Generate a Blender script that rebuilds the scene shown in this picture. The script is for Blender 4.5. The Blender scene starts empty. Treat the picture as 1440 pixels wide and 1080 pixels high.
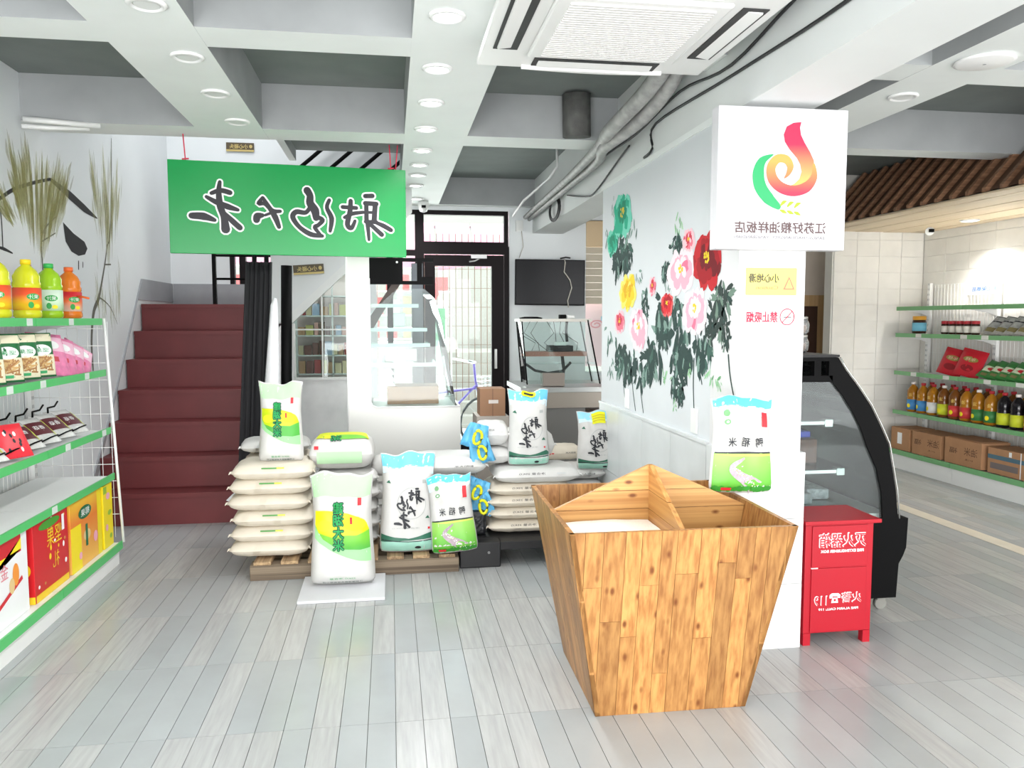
import bpy, bmesh, math, random
from mathutils import Vector, Matrix, noise
random.seed(7)
R = math.radians
sc = bpy.context.scene
COL = sc.collection

# ---------------------------------------------------------------- camera, light, exposure
cam_d = bpy.data.cameras.new('camera'); cam_d.sensor_width = 36; cam_d.lens = 28.0; cam_d.clip_end = 100
cam = bpy.data.objects.new('camera', cam_d); COL.objects.link(cam); sc.camera = cam
_Y = Vector((-171, 90, -1120)).normalized(); _U = Vector((0, 1120, 90)).normalized(); _X = _Y.cross(_U)
cam.matrix_world = Matrix.Translation((0, 0, 1.45)) @ Matrix((_X, _Y, _U)).to_4x4()
w = bpy.data.worlds.new('World'); sc.world = w; w.use_nodes = True
w.node_tree.nodes['Background'].inputs[0].default_value = (0.98, 0.99, 1.0, 1)
w.node_tree.nodes['Background'].inputs[1].default_value = 2.3
def area(name, loc, rot, sx, sy, power, color=(1, 1, 1), cam_vis=True):
    d = bpy.data.lights.new(name, 'AREA'); d.shape = 'RECTANGLE'; d.size = sx; d.size_y = sy
    d.energy = power; d.color = color
    o = bpy.data.objects.new(name, d); COL.objects.link(o); o.location = loc; o.rotation_euler = [R(a) for a in rot]
    return o
# daylight through the open shop front behind the camera, the back door and the stairwell window, plus two added fill lamps
area('shop_front_daylight', (1.2, -4.6, 1.9), (90, 0, 0), 13, 4.2, 160, (0.99, 0.995, 1.0))
area('ceiling_fill', (-2.2, -2.9, 0.15), (128, 0, -8), 8, 2.0, 330, (1.0, 0.995, 0.98))  # added upward fill behind the camera, brightens the beam undersides
area('back_door_daylight', (0.3, 8.9, 1.6), (-90, 0, 0), 3.0, 2.2, 85, (1, 0.99, 0.97))
area('stairwell_daylight', (-1.2, 7.0, 4.1), (0, 0, 0), 1.4, 1.4, 18, (0.97, 0.98, 1.0))
area('side_room_fill', (5.2, 1.2, 1.7), (0, 90, 0), 2.2, 1.6, 14, (1, 0.98, 0.94))  # added fill lamp to brighten the right-hand room, no window here
sc.view_settings.view_transform = 'Standard'; sc.view_settings.look = 'None'
sc.view_settings.gamma = 1; sc.view_settings.use_curve_mapping = False
sc.view_settings.exposure = 0.9

# ---------------------------------------------------------------- materials
MATS = {}
def s2l(c): return tuple(((x / 255) / 12.92 if x / 255 <= 0.04045 else ((x / 255 + 0.055) / 1.055) ** 2.4) for x in c)
def mat(name, rgb=(200, 200, 200), rough=0.6, metal=0.0, emit=0, alpha=1, trans=0, vary=0.0, scale=8, stretch=None, bump=0.0, spec=0.5, rnd=0.0, island=False, ior=1.45, col2=None):
    if name in MATS: return MATS[name]
    m = bpy.data.materials.new(name); m.use_nodes = True; MATS[name] = m
    nt = m.node_tree; b = nt.nodes['Principled BSDF']; c = s2l(rgb) + (1,)
    b.inputs['Base Color'].default_value = c; b.inputs['Roughness'].default_value = rough
    b.inputs['Metallic'].default_value = metal; b.inputs['Specular IOR Level'].default_value = spec
    b.inputs['IOR'].default_value = ior
    if trans: b.inputs['Transmission Weight'].default_value = trans
    if emit: b.inputs['Emission Color'].default_value = c; b.inputs['Emission Strength'].default_value = emit
    if alpha < 1: b.inputs['Alpha'].default_value = alpha
    N = nt.nodes.new; L = nt.links.new
    if vary or bump or rnd:
        tc = N('ShaderNodeTexCoord'); mp = N('ShaderNodeMapping'); L(tc.outputs['Object'], mp.inputs['Vector'])
        if stretch: mp.inputs['Scale'].default_value = stretch
        nz = N('ShaderNodeTexNoise'); nz.inputs['Scale'].default_value = scale; nz.inputs['Detail'].default_value = 5
        L(mp.outputs['Vector'], nz.inputs['Vector'])
        src = None
        if rnd:
            if island: g = N('ShaderNodeNewGeometry'); src = g.outputs['Random Per Island']
            else: g = N('ShaderNodeObjectInfo'); src = g.outputs['Random']
            mv = N('ShaderNodeVectorMath'); mv.operation = 'MULTIPLY_ADD'; L(tc.outputs['Object'], mv.inputs[0])
            mv.inputs[1].default_value = (1, 1, 1)
            mu = N('ShaderNodeMath'); mu.operation = 'MULTIPLY'; mu.inputs[1].default_value = 37.0; L(src, mu.inputs[0])
            L(mu.outputs[0], mv.inputs[2]); L(mv.outputs[0], mp.inputs['Vector'])
        if vary or rnd:
            rp = N('ShaderNodeMapRange'); L(nz.outputs['Fac'], rp.inputs['Value'])
            rp.inputs['From Min'].default_value = 0.3; rp.inputs['From Max'].default_value = 0.7
            rp.inputs['To Min'].default_value = 1 - vary; rp.inputs['To Max'].default_value = 1 + vary
            f = rp.outputs[0]
            if rnd:
                r2 = N('ShaderNodeMapRange'); L(src, r2.inputs['Value']); r2.inputs['To Min'].default_value = 1 - rnd; r2.inputs['To Max'].default_value = 1 + rnd
                mm = N('ShaderNodeMath'); mm.operation = 'MULTIPLY'; L(f, mm.inputs[0]); L(r2.outputs[0], mm.inputs[1]); f = mm.outputs[0]
            vm = N('ShaderNodeVectorMath'); vm.operation = 'SCALE'; vm.inputs[0].default_value = c[:3]; L(f, vm.inputs['Scale'])
            if col2:
                mx = N('ShaderNodeMix'); mx.data_type = 'RGBA'; mx.inputs[6].default_value = c; mx.inputs[7].default_value = s2l(col2) + (1,)
                L(nz.outputs['Fac'], mx.inputs[0]); L(mx.outputs[2], vm.inputs[0])
            L(vm.outputs[0], b.inputs['Base Color'])
        if bump:
            bp = N('ShaderNodeBump'); bp.inputs['Strength'].default_value = bump; bp.inputs['Distance'].default_value = 0.01
            L(nz.outputs['Fac'], bp.inputs['Height']); L(bp.outputs[0], b.inputs['Normal'])
    return m
def glass(name, rgb=(225, 240, 238), a=0.12, rough=0.02):
    """thin clear pane: mostly see-through with a glossy coat"""
    if name in MATS: return MATS[name]
    m = bpy.data.materials.new(name); m.use_nodes = True; MATS[name] = m
    nt = m.node_tree; nt.nodes.remove(nt.nodes['Principled BSDF']); out = nt.nodes['Material Output']
    t = nt.nodes.new('ShaderNodeBsdfTransparent'); g = nt.nodes.new('ShaderNodeBsdfGlossy'); d = nt.nodes.new('ShaderNodeBsdfDiffuse')
    t.inputs[0].default_value = s2l(rgb) + (1,); g.inputs['Roughness'].default_value = rough; g.inputs[0].default_value = (1, 1, 1, 1)
    d.inputs[0].default_value = (.8, .82, .82, 1)
    m1 = nt.nodes.new('ShaderNodeMixShader'); m1.inputs[0].default_value = a * 0.5; m2 = nt.nodes.new('ShaderNodeMixShader')
    fr = nt.nodes.new('ShaderNodeFresnel'); fr.inputs[0].default_value = 1.3
    nt.links.new(t.outputs[0], m1.inputs[1]); nt.links.new(d.outputs[0], m1.inputs[2])
    nt.links.new(fr.outputs[0], m2.inputs[0]); nt.links.new(m1.outputs[0], m2.inputs[1]); nt.links.new(g.outputs[0], m2.inputs[2])
    nt.links.new(m2.outputs[0], out.inputs[0]); return m
def wood(name, a, b, axis=2, rnd=0.18, knots=True, rough=0.42):
    """boards with long grain along one object axis and dark knots"""
    if name in MATS: return MATS[name]
    m = bpy.data.materials.new(name); m.use_nodes = True; MATS[name] = m
    nt = m.node_tree; N = nt.nodes.new; L = nt.links.new; bs = nt.nodes['Principled BSDF']; bs.inputs['Roughness'].default_value = rough
    tc = N('ShaderNodeTexCoord'); oi = N('ShaderNodeObjectInfo'); mu = N('ShaderNodeMath'); mu.operation = 'MULTIPLY'; mu.inputs[1].default_value = 41
    L(oi.outputs['Random'], mu.inputs[0]); ad = N('ShaderNodeVectorMath'); L(tc.outputs['Object'], ad.inputs[0]); L(mu.outputs[0], ad.inputs[1])
    mp = N('ShaderNodeMapping'); s = [40, 40, 40]; s[axis] = .35; mp.inputs['Scale'].default_value = s; L(ad.outputs[0], mp.inputs[0])
    nz = N('ShaderNodeTexNoise'); nz.inputs['Scale'].default_value = 1.6; nz.inputs['Detail'].default_value = 3; nz.inputs['Distortion'].default_value = 0.12; L(mp.outputs[0], nz.inputs[0])
    mx = N('ShaderNodeMix'); mx.data_type = 'RGBA'; mx.inputs[6].default_value = s2l(a) + (1,); mx.inputs[7].default_value = s2l(b) + (1,)
    rg = N('ShaderNodeMapRange'); rg.inputs[1].default_value = 0.35; rg.inputs[2].default_value = 0.7; L(nz.outputs[0], rg.inputs[0]); L(rg.outputs[0], mx.inputs[0])
    r2 = N('ShaderNodeMapRange'); r2.inputs[3].default_value = 1 - rnd; r2.inputs[4].default_value = 1 + rnd; L(oi.outputs['Random'], r2.inputs[0])
    vm = N('ShaderNodeVectorMath'); vm.operation = 'SCALE'; L(mx.outputs[2], vm.inputs[0]); L(r2.outputs[0], vm.inputs['Scale'])
    last = vm.outputs[0]
    if knots:
        m3 = N('ShaderNodeMapping'); k = [15.0, 15.0, 15.0]; k[axis] = 7.5; m3.inputs['Scale'].default_value = k; L(ad.outputs[0], m3.inputs[0])
        v = N('ShaderNodeTexVoronoi'); v.inputs['Scale'].default_value = 1.0; L(m3.outputs[0], v.inputs[0])
        r3 = N('ShaderNodeMapRange'); r3.inputs[1].default_value = 0.06; r3.inputs[2].default_value = 0.17; r3.inputs[3].default_value = 1; r3.inputs[4].default_value = 0; L(v.outputs['Distance'], r3.inputs[0])
        m4 = N('ShaderNodeMix'); m4.data_type = 'RGBA'; L(r3.outputs[0], m4.inputs[0]); L(last, m4.inputs[6]); m4.inputs[7].default_value = s2l((112, 62, 24)) + (1,); last = m4.outputs[2]
    L(last, bs.inputs['Base Color'])
    return m

# ---------------------------------------------------------------- mesh helpers
class B:
    def __init__(s): s.bm = bmesh.new()
    def face(s, pts, mi=0):
        try: f = s.bm.faces.new([s.bm.verts.new(p) for p in pts]); f.material_index = mi; return f
        except ValueError: pass
    def box(s, a, b, mi=0):
        x0, y0, z0 = a; x1, y1, z1 = b
        v = [s.bm.verts.new(p) for p in ((x0, y0, z0), (x1, y0, z0), (x1, y1, z0), (x0, y1, z0), (x0, y0, z1), (x1, y0, z1), (x1, y1, z1), (x0, y1, z1))]
        for q in ((3, 2, 1, 0), (4, 5, 6, 7), (0, 1, 5, 4), (1, 2, 6, 5), (2, 3, 7, 6), (3, 0, 4, 7)):
            f = s.bm.faces.new([v[i] for i in q]); f.material_index = mi
        return s
    def prism(s, pts, off, mi=0):
        """polygon (3D points) swept by a vector"""
        off = Vector(off); n = len(pts); a = [s.bm.verts.new(p) for p in pts]; b = [s.bm.verts.new(Vector(p) + off) for p in pts]
        fs = [s.bm.faces.new(a[::-1]), s.bm.faces.new(b)]
        for i in range(n): fs.append(s.bm.faces.new((a[i], a[(i + 1) % n], b[(i + 1) % n], b[i])))
        for f in fs: f.material_index = mi
        return s
    def tube(s, pts, r, n=8, mi=0, cap=True):
        pts = [Vector(p) for p in pts]; rings = []
        rr = r if isinstance(r, (list, tuple)) else [r] * len(pts)
        for i, p in enumerate(pts):
            d = (pts[min(i + 1, len(pts) - 1)] - pts[max(i - 1, 0)]).normalized()
            up = Vector((0, 0, 1)) if abs(d.z) < 0.95 else Vector((1, 0, 0))
            a = d.cross(up).normalized(); c = a.cross(d)
            rings.append([s.bm.verts.new(p + rr[i] * (math.cos(2 * math.pi * k / n) * a + math.sin(2 * math.pi * k / n) * c)) for k in range(n)])
        for q, t in zip(rings, rings[1:]):
            for k in range(n):
                f = s.bm.faces.new((q[k], q[(k + 1) % n], t[(k + 1) % n], t[k])); f.material_index = mi; f.smooth = True
        if cap:
            for q in (rings[0][::-1], rings[-1]): s.bm.faces.new(q).material_index = mi
        return s
    def lathe(s, prof, c=(0, 0, 0), n=16, mi=0, sy=1.0):
        rings = []
        for r, z in prof: rings.append([s.bm.verts.new((c[0] + r * math.cos(2 * math.pi * k / n), c[1] + sy * r * math.sin(2 * math.pi * k / n), c[2] + z)) for k in range(n)])
        for q, t in zip(rings, rings[1:]):
            for k in range(n):
                f = s.bm.faces.new((q[k], q[(k + 1) % n], t[(k + 1) % n], t[k])); f.material_index = mi; f.smooth = True
        s.bm.faces.new(rings[0][::-1]).material_index = mi; s.bm.faces.new(rings[-1]).material_index = mi
        return s
    def disc(s, c, r, axis='Z', n=20, mi=0, ry=None):
        ry = ry or r; p = []
        for k in range(n):
            u, v = r * math.cos(2 * math.pi * k / n), ry * math.sin(2 * math.pi * k / n)
            p.append({'Z': (c[0] + u, c[1] + v, c[2]), 'Y': (c[0] + u, c[1], c[2] + v), 'X': (c[0], c[1] + u, c[2] + v)}[axis])
        s.face(p, mi); return s
    def mesh(s, name, mats):
        me = bpy.data.meshes.new(name); s.bm.normal_update(); s.bm.to_mesh(me); s.bm.free()
        for m in (mats if isinstance(mats, (list, tuple)) else [mats]): me.materials.append(m)
        return me
    def build(s, name, mats, parent=None, bevel=0, loc=None, rot=None, smooth=False):
        if bevel:
            bmesh.ops.remove_doubles(s.bm, verts=s.bm.verts, dist=1e-5)
        bmesh.ops.recalc_face_normals(s.bm, faces=s.bm.faces)
        if smooth:
            for f in s.bm.faces: f.smooth = True
        o = bpy.data.objects.new(name, s.mesh(name, mats)); COL.objects.link(o)
        if bevel:
            md = o.modifiers.new('bevel', 'BEVEL'); md.width = bevel; md.segments = 2; md.limit_method = 'ANGLE'
        if parent: o.parent = parent
        if loc: o.location = loc
        if rot: o.rotation_euler = rot
        return o
def smooth(pts, rad=None, n=5):
    """rounded path through the points (and their radii)"""
    P = [Vector(p) for p in pts]; out = []; ro = []; m = len(P)
    for i in range(m - 1):
        p0, p1, p2, p3 = P[max(i - 1, 0)], P[i], P[i + 1], P[min(i + 2, m - 1)]
        for k in range(n):
            t = k / n; out.append(0.5 * ((2 * p1) + (p2 - p0) * t + (2 * p0 - 5 * p1 + 4 * p2 - p3) * t * t + (3 * p1 - p0 - 3 * p2 + p3) * t ** 3))
            if rad: ro.append(rad[i] + (rad[i + 1] - rad[i]) * t)
    out.append(P[-1]); return (out, ro + [rad[-1]]) if rad else out
def obj(name, me, parent=None, loc=(0, 0, 0), rot=(0, 0, 0)):
    o = bpy.data.objects.new(name, me); COL.objects.link(o); o.location = loc; o.rotation_euler = rot
    if parent: o.parent = parent
    return o
def thing(name, label, cat, loc=(0, 0, 0), rz=0, group=None, rot=None):
    o = bpy.data.objects.new(name, None); COL.objects.link(o); o.location = loc; o.rotation_euler = rot or (0, 0, rz)
    o.empty_display_size = 0.1; tag(o, label, cat, group); return o
def tag(o, label, cat, group=None):
    o['label'] = label; o['category'] = cat
    if group: o['group'] = group
    return o
def S(o): o['kind'] = 'structure'; return o
def dup(o, parent=None, **k):
    c = o.copy(); COL.objects.link(c); c.parent = parent
    for a, v in k.items():
        if a in ('label', 'group'): c[a] = v
        else: setattr(c, a, v)
    for ch in list(o.children): dup(ch, c)
    return c
def boxo(name, a, b, m, parent=None, bevel=0): return B().box(a, b).build(name, m, parent, bevel)

# ---- flat print: text and strokes laid on a surface through a mapping f(x, y, layer) -> 3D point
_TC = {}
def text_geo(body):
    if body in _TC: return _TC[body]
    cu = bpy.data.curves.new('t', 'FONT'); cu.body = body; cu.align_x = 'CENTER'; cu.align_y = 'CENTER'; cu.resolution_u = 2
    o = bpy.data.objects.new('t', cu); COL.objects.link(o); bpy.context.view_layer.update()
    me = o.evaluated_get(bpy.context.evaluated_depsgraph_get()).to_mesh()
    g = ([(v.co.x, v.co.y) for v in me.vertices], [tuple(p.vertices) for p in me.polygons])
    bpy.data.objects.remove(o); bpy.data.curves.remove(cu)
    xs = [p[0] for p in g[0]] or [0, 1]; ys = [p[1] for p in g[0]] or [0, 1]
    cx, cy = (min(xs) + max(xs)) / 2, (min(ys) + max(ys)) / 2
    g = ([(x - cx, y - cy) for x, y in g[0]], g[1], max(xs) - min(xs), max(ys) - min(ys)); _TC[body] = g; return g
class Print(B):
    def __init__(s, f, grid=None): super().__init__(); s.f = f; s.grid = grid; s.n = 0
    def text(s, body, cx, cy, h, mi=0, width=None, lay=3, mirror=True, rot=0, bold=0):
        """text as the mirrored photograph shows it: reads right to left; h = glyph height"""
        vs, fs, w0, h0 = text_geo(body); k = h / h0; kx = (width / w0 if width else k); sg = -1 if mirror else 1
        ca, sa = math.cos(rot), math.sin(rot)
        for dx, dy in ([(0, 0)] if not bold else [(-bold, 0), (bold, 0), (0, bold), (0, -bold), (bold * .7, bold * .7), (-bold * .7, -bold * .7), (bold * .7, -bold * .7), (-bold * .7, bold * .7)]):
            s.n += 1; vv = []
            for x, y in vs:
                x, y = sg * x * kx + dx, y * k + dy
                vv.append(s.bm.verts.new(s.f(cx + x * ca - y * sa, cy + x * sa + y * ca, lay + s.n * .01)))
            for q in fs:
                try: fc = s.bm.faces.new([vv[i] for i in q]); fc.material_index = mi
                except ValueError: pass
        return s
    def poly(s, pts, mi=0, lay=1):
        s.n += 1; lay += s.n * .01
        if not s.grid: s.face([s.f(x, y, lay) for x, y in pts], mi); return s
        b = bmesh.new(); b.faces.new([b.verts.new((x, y, 0)) for x, y in pts])
        xs = [p[0] for p in pts]; ys = [p[1] for p in pts]; g = s.grid
        for ax, (lo, hi) in enumerate(((min(xs), max(xs)), (min(ys), max(ys)))):
            k = math.floor(lo / g) + 1
            while k * g < hi:
                co = (k * g, 0, 0) if ax == 0 else (0, k * g, 0); no = (1, 0, 0) if ax == 0 else (0, 1, 0)
                bmesh.ops.bisect_plane(b, geom=b.verts[:] + b.edges[:] + b.faces[:], plane_co=co, plane_no=no); k += 1
        mp = {v: s.bm.verts.new(s.f(v.co.x, v.co.y, lay)) for v in b.verts}
        for q in b.faces:
            nf = s.bm.faces.new([mp[v] for v in q.verts]); nf.material_index = mi; nf.smooth = True
        b.free(); return s
    def ell(s, cx, cy, rx, ry, mi=0, lay=1, n=22, a0=0, a1=360):
        s.poly([(cx + rx * math.cos(R(a0 + (a1 - a0) * k / n)), cy + ry * math.sin(R(a0 + (a1 - a0) * k / n))) for k in range(n if a1 - a0 == 360 else n + 1)], mi, lay); return s
    def rect(s, x0, y0, x1, y1, mi=0, lay=1): return s.poly([(x0, y0), (x1, y0), (x1, y1), (x0, y1)], mi, lay)
    def stroke(s, pts, rad, mi=0, lay=2, grow=0, cap=8):
        """brush stroke: smooth ribbon with varying half width and round ends"""
        s.n += 1; P = []
        m = len(pts); rad = rad if isinstance(rad, (list, tuple)) else [rad] * m
        for i in range(m - 1):
            p0, p1, p2, p3 = (Vector(pts[max(i - 1, 0)]), Vector(pts[i]), Vector(pts[i + 1]), Vector(pts[min(i + 2, m - 1)]))
            for k in range(5):
                t = k / 5; q = 0.5 * ((2 * p1) + (p2 - p0) * t + (2 * p0 - 5 * p1 + 4 * p2 - p3) * t * t + (3 * p1 - p0 - 3 * p2 + p3) * t ** 3)
                P.append((q, rad[i] + (rad[i + 1] - rad[i]) * t + grow))
        P.append((Vector(pts[-1]), rad[-1] + grow)); L_ = []; Rr = []
        for i, (q, r) in enumerate(P):
            d = (P[min(i + 1, len(P) - 1)][0] - P[max(i - 1, 0)][0]); d = d.normalized() if d.length else Vector((1, 0)); nn = Vector((-d.y, d.x))
            L_.append(q + nn * r); Rr.append(q - nn * r)
        lay += s.n * .01
        vl = [s.bm.verts.new(s.f(q.x, q.y, lay)) for q in L_]; vr = [s.bm.verts.new(s.f(q.x, q.y, lay)) for q in Rr]
        for i in range(len(P) - 1):
            s.bm.faces.new((vl[i], vl[i + 1], vr[i + 1], vr[i])).material_index = mi
        if cap:
            for q, r in (P[0], P[-1]):
                if r > 0: s.face([s.f(q.x + r * math.cos(2 * math.pi * k / 10), q.y + r * math.sin(2 * math.pi * k / 10), lay + .002) for k in range(10)], mi)
        return s
    def build(s, name, mats, parent=None):
        s.bm.normal_update(); o = bpy.data.objects.new(name, s.mesh(name, mats)); COL.objects.link(o)
        if parent: o.parent = parent
        return o
def flat(o, r, u, e=0.0006):
    """plane mapping: origin, right vector, up vector; layers rise towards the viewer"""
    o, r, u = Vector(o), Vector(r).normalized(), Vector(u).normalized(); n = r.cross(u)
    return lambda x, y, l: o + r * x + u * y + n * (e * l)

# ---------------------------------------------------------------- shared materials
WHITE = mat('white_paint', (232, 233, 232), 0.55, vary=0.02, scale=3)
WALLP = mat('wall_paint', (232, 236, 238), 0.6, vary=0.03, scale=2)
SLAB = mat('grey_slab_shade', (128, 134, 132), 0.8, vary=0.10, scale=3, bump=0.1)  # slab grey is mostly coffer shade put into the colour
BEAM_SHADE = mat('beam_side_shade', (164, 167, 168), 0.75, vary=0.12, scale=2.5)  # stain mottling over a grey that carries the coffer shade as colour
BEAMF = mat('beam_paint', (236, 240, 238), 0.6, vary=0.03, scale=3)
BLACK = mat('black_metal', (9, 9, 10), 0.6, spec=.12)
DKFR = mat('dark_door_frame', (30, 25, 27), 0.55, spec=.15)
GREY = mat('grey_skirting_paint', (156, 158, 162), 0.5, vary=0.06)
GLASS = glass('clear_glass', (243, 249, 248), .06); PANE = glass('window_glass', (240, 248, 246), 0.06)
GREEN = mat('green_shelf_rail', (84, 190, 108), 0.35)
PGREEN = mat('pale_green_shelf_rail', (120, 178, 122), 0.4)
SHW = mat('shelf_white_enamel', (236, 237, 235), 0.35)
STEEL = mat('stainless_steel', (190, 190, 188), 0.3, metal=0.8)
RED = mat('red_enamel', (166, 14, 33), 0.36)
CABLE = mat('black_cable', (32, 32, 34), 0.5)
PW = mat('print_white', (245, 246, 246), 0.5); PK = mat('print_black', (34, 34, 40), 0.5); PR = mat('print_red', (205, 40, 50), 0.5)
PG = mat('print_green', (40, 160, 70), 0.5); PY = mat('print_yellow', (245, 225, 30), 0.5); PB = mat('print_blue', (70, 180, 225), 0.5)
CARD = mat('brown_cardboard', (176, 132, 96), 0.8, vary=0.05, scale=12)
# ================================================================ THE SETTING
def room():
    S(boxo('floor', (-2.3, -3.5, -0.05), (6.2, 13, -0.012), mat('grout', (120, 120, 118), 0.8)))
    F = bpy.data.objects['floor']
    kinds = [mat('plank_plain', (172, 175, 175), 0.2, vary=0.08, scale=5, rnd=0.045, col2=(155, 160, 161)),
             mat('plank_grain', (172, 173, 172), 0.24, vary=0.09, scale=4, stretch=(16, 1.2, 1), rnd=0.04)]
    stuffm = [mat('plank_plain_far', (173, 177, 178), 0.2, vary=0.07, scale=5, rnd=0.04, island=True, col2=(160, 165, 167)),
              mat('plank_grain_far', (172, 173, 172), 0.24, vary=0.09, scale=4, stretch=(16, 1.2, 1), rnd=0.06, island=True)]
    pw, pl = 0.0985, 0.6035; mes = []
    for m in kinds:
        b = B(); g = 0.0011
        b.box((g, g, -0.012), (pw - g, pl - g, 0)); bmesh.ops.recalc_face_normals(b.bm, faces=b.bm.faces); mes.append(b.mesh('plank', m))
    far = B(); n = 0; cells = []
    c_, s_ = 1120, 0
    for j in range(-7, 15):
        for i in range(-22, 63):
            x, y = 0.002 + i * pw, 2.805 + j * pl
            if x < -2.15 or x > 5.25 or y > 9.2: continue
            # what the photograph's frame takes in, roughly: a wedge in front of the camera
            vis = y > 1.9 and -0.47 * (y + .7) - .1 < x < 0.86 * (y + .7) + .2 and x > -1.75
            cells.append((y * y + x * x if vis else 1e6 + y, x, y))
    cells.sort()
    rs = random.Random(3)
    for k, (d, x, y) in enumerate(cells):
        q = rs.random() < 0.5
        if k < 300: obj('plank', mes[q], F, (x, y, 0))
        else: far.box((x + .0011, y + .0011, -0.012), (x + pw - .0011, y + pl - .0011, 0), int(q))
    o = far.build('planks', stuffm, F); o['kind'] = 'stuff'
    boxo('threshold_strip', (3.85, 3.0, 0.0005), (3.97, 7.3, 0.003), mat('beige_stone', (206, 198, 182), 0.4, vary=0.06), F)

    # walls
    S(boxo('wall_left', (-2.25, -1.0, -0.03), (-2.1, 8.3, 4.2), WALLP))
    wb = B(); X = [(-2.25, -1.55, 0, 4.2), (-1.55, 1.22, 2.56, 4.2), (-1.55, -0.8, 0, 1.73), (-0.8, -0.35, 0, 2.56), (-0.35, 0.3, 0, 0.55), (1.22, 2.03, 0, 2.9), (2.03, 5.4, 2.49, 2.95), (2.9, 5.4, 0, 2.2), (2.03, 2.9, 0, 0.9)]
    for x0, x1, z0, z1 in X: wb.box((x0, 8.2, z0 - (.03 if z0 == 0 else 0)), (x1, 8.34, z1))
    S(wb.build('wall_back', WALLP))
    # wall carrying the peony mural, and the column at its near end
    S(boxo('wall_middle', (1.463, 3.5, -0.03), (1.75, 5.43, 2.34), mat('mural_wall_paint', (214, 218, 221), .6, vary=.02, scale=2)))
    S(boxo('wall_column', (1.463, 3.222, -0.03), (1.765, 3.5, 2.34), mat('column_white', (220, 220, 221), 0.5)))
    # marble-look wainscot tiles on mural wall and column
    mt = mat('pale_marble_tile', (222, 226, 227), 0.25, vary=0.07, scale=3, rnd=0.03)
    ctile = mat('white_column_tile', (222, 223, 223), 0.3, vary=0.02, scale=4, rnd=0.02)
    mid = bpy.data.objects['wall_middle']; colo = bpy.data.objects['wall_column']
    for z0, z1 in ((0.0, 0.43), (0.433, 0.868)):
        for k in range(4):
            y0 = 3.505 + k * .482; boxo('tile', (1.449, y0, z0), (1.4629, y0 + .479, z1), mt, mid)
    boxo('ledge', (1.444, 3.502, .869), (1.4629, 5.43, .885), mt, mid)
    for z0, z1 in ((0.0, .29), (.292, .582), (.584, .874)):
        boxo('tile', (1.452, 3.206, z0), (1.782, 3.2219, z1), ctile, colo)
        boxo('tile', (1.4485, 3.223, z0), (1.4629, 3.498, z1), mt, colo)
        boxo('tile', (1.7651, 3.223, z0), (1.782, 3.498, z1), ctile, colo)
    # right-hand room
    wt = mat('white_wall_tile', (226, 224, 218), 0.35, vary=0.04, scale=6, rnd=0.025, bump=0.05)
    wr = S(boxo('wall_right', (5.315, -1.0, -0.03), (5.45, 8.3, 2.9), mat('tile_joint', (214, 212, 205), 0.8)))
    b = B(); b.box((0, .001, .001), (-.012, .319, .159)); bmesh.ops.recalc_face_normals(b.bm, faces=b.bm.faces); tm = b.mesh('tile', wt)
    for k in range(0, 16):
        for i in range(9):
            y0 = 7.36 - (i + 1) * .32; obj('tile', tm, wr, (5.315, y0, k * .16))
    wf = S(boxo('wall_far', (4.32, 7.372, -0.03), (5.315, 7.5, 2.9), mat('tile_joint', (214, 212, 205), 0.8)))
    b = B(); b.box((.001, 0, .001), (.239, -.012, .159)); bmesh.ops.recalc_face_normals(b.bm, faces=b.bm.faces); tm2 = b.mesh('tile', wt)
    for k in range(0, 16):
        for i in range(4): obj('tile', tm2, wf, (4.335 + i * .241, 7.372, k * .16))
    bw = mat('beige_wall', (222, 208, 194), 0.6, vary=0.03); wv = S(boxo('wall_recess', (2.9, 8.15, -0.03), (5.4, 8.199, 2.35), bw))
    # ceiling: slab with a stairwell opening, beams below it
    c = B()
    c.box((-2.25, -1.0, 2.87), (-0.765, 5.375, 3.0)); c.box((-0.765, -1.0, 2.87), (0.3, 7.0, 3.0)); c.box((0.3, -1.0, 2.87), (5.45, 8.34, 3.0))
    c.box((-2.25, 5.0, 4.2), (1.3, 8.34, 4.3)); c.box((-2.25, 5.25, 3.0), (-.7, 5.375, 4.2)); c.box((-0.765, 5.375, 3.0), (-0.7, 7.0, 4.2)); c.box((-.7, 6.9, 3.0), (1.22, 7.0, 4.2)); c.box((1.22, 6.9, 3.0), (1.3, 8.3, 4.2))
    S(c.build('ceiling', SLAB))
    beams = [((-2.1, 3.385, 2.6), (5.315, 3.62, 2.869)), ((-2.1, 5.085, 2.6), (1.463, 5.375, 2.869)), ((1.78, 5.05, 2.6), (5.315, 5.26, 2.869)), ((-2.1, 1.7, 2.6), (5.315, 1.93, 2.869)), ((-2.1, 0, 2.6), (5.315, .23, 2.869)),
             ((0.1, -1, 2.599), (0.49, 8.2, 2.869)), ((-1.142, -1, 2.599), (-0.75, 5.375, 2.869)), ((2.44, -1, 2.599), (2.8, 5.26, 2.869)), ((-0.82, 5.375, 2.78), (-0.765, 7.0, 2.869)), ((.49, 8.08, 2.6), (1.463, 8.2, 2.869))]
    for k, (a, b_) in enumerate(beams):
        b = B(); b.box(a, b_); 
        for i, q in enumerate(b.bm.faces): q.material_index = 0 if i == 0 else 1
        S(b.build('trim_%d' % (k + 1), [BEAMF, BEAM_SHADE]))
    S(boxo('trim_20', (1.463, -1, 2.34), (1.78, 8.2, 2.869), mat('big_beam_paint', (224, 227, 226), .6, vary=.03, scale=2)))
    S(boxo('trim_21', (1.455, 3.5, 2.34), (1.4629, 5.45, 2.37), BEAMF))
    # grey skirting along the stairs on the left wall and landing
    sk = B(); st = []
    for k in range(8): pass
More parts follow.
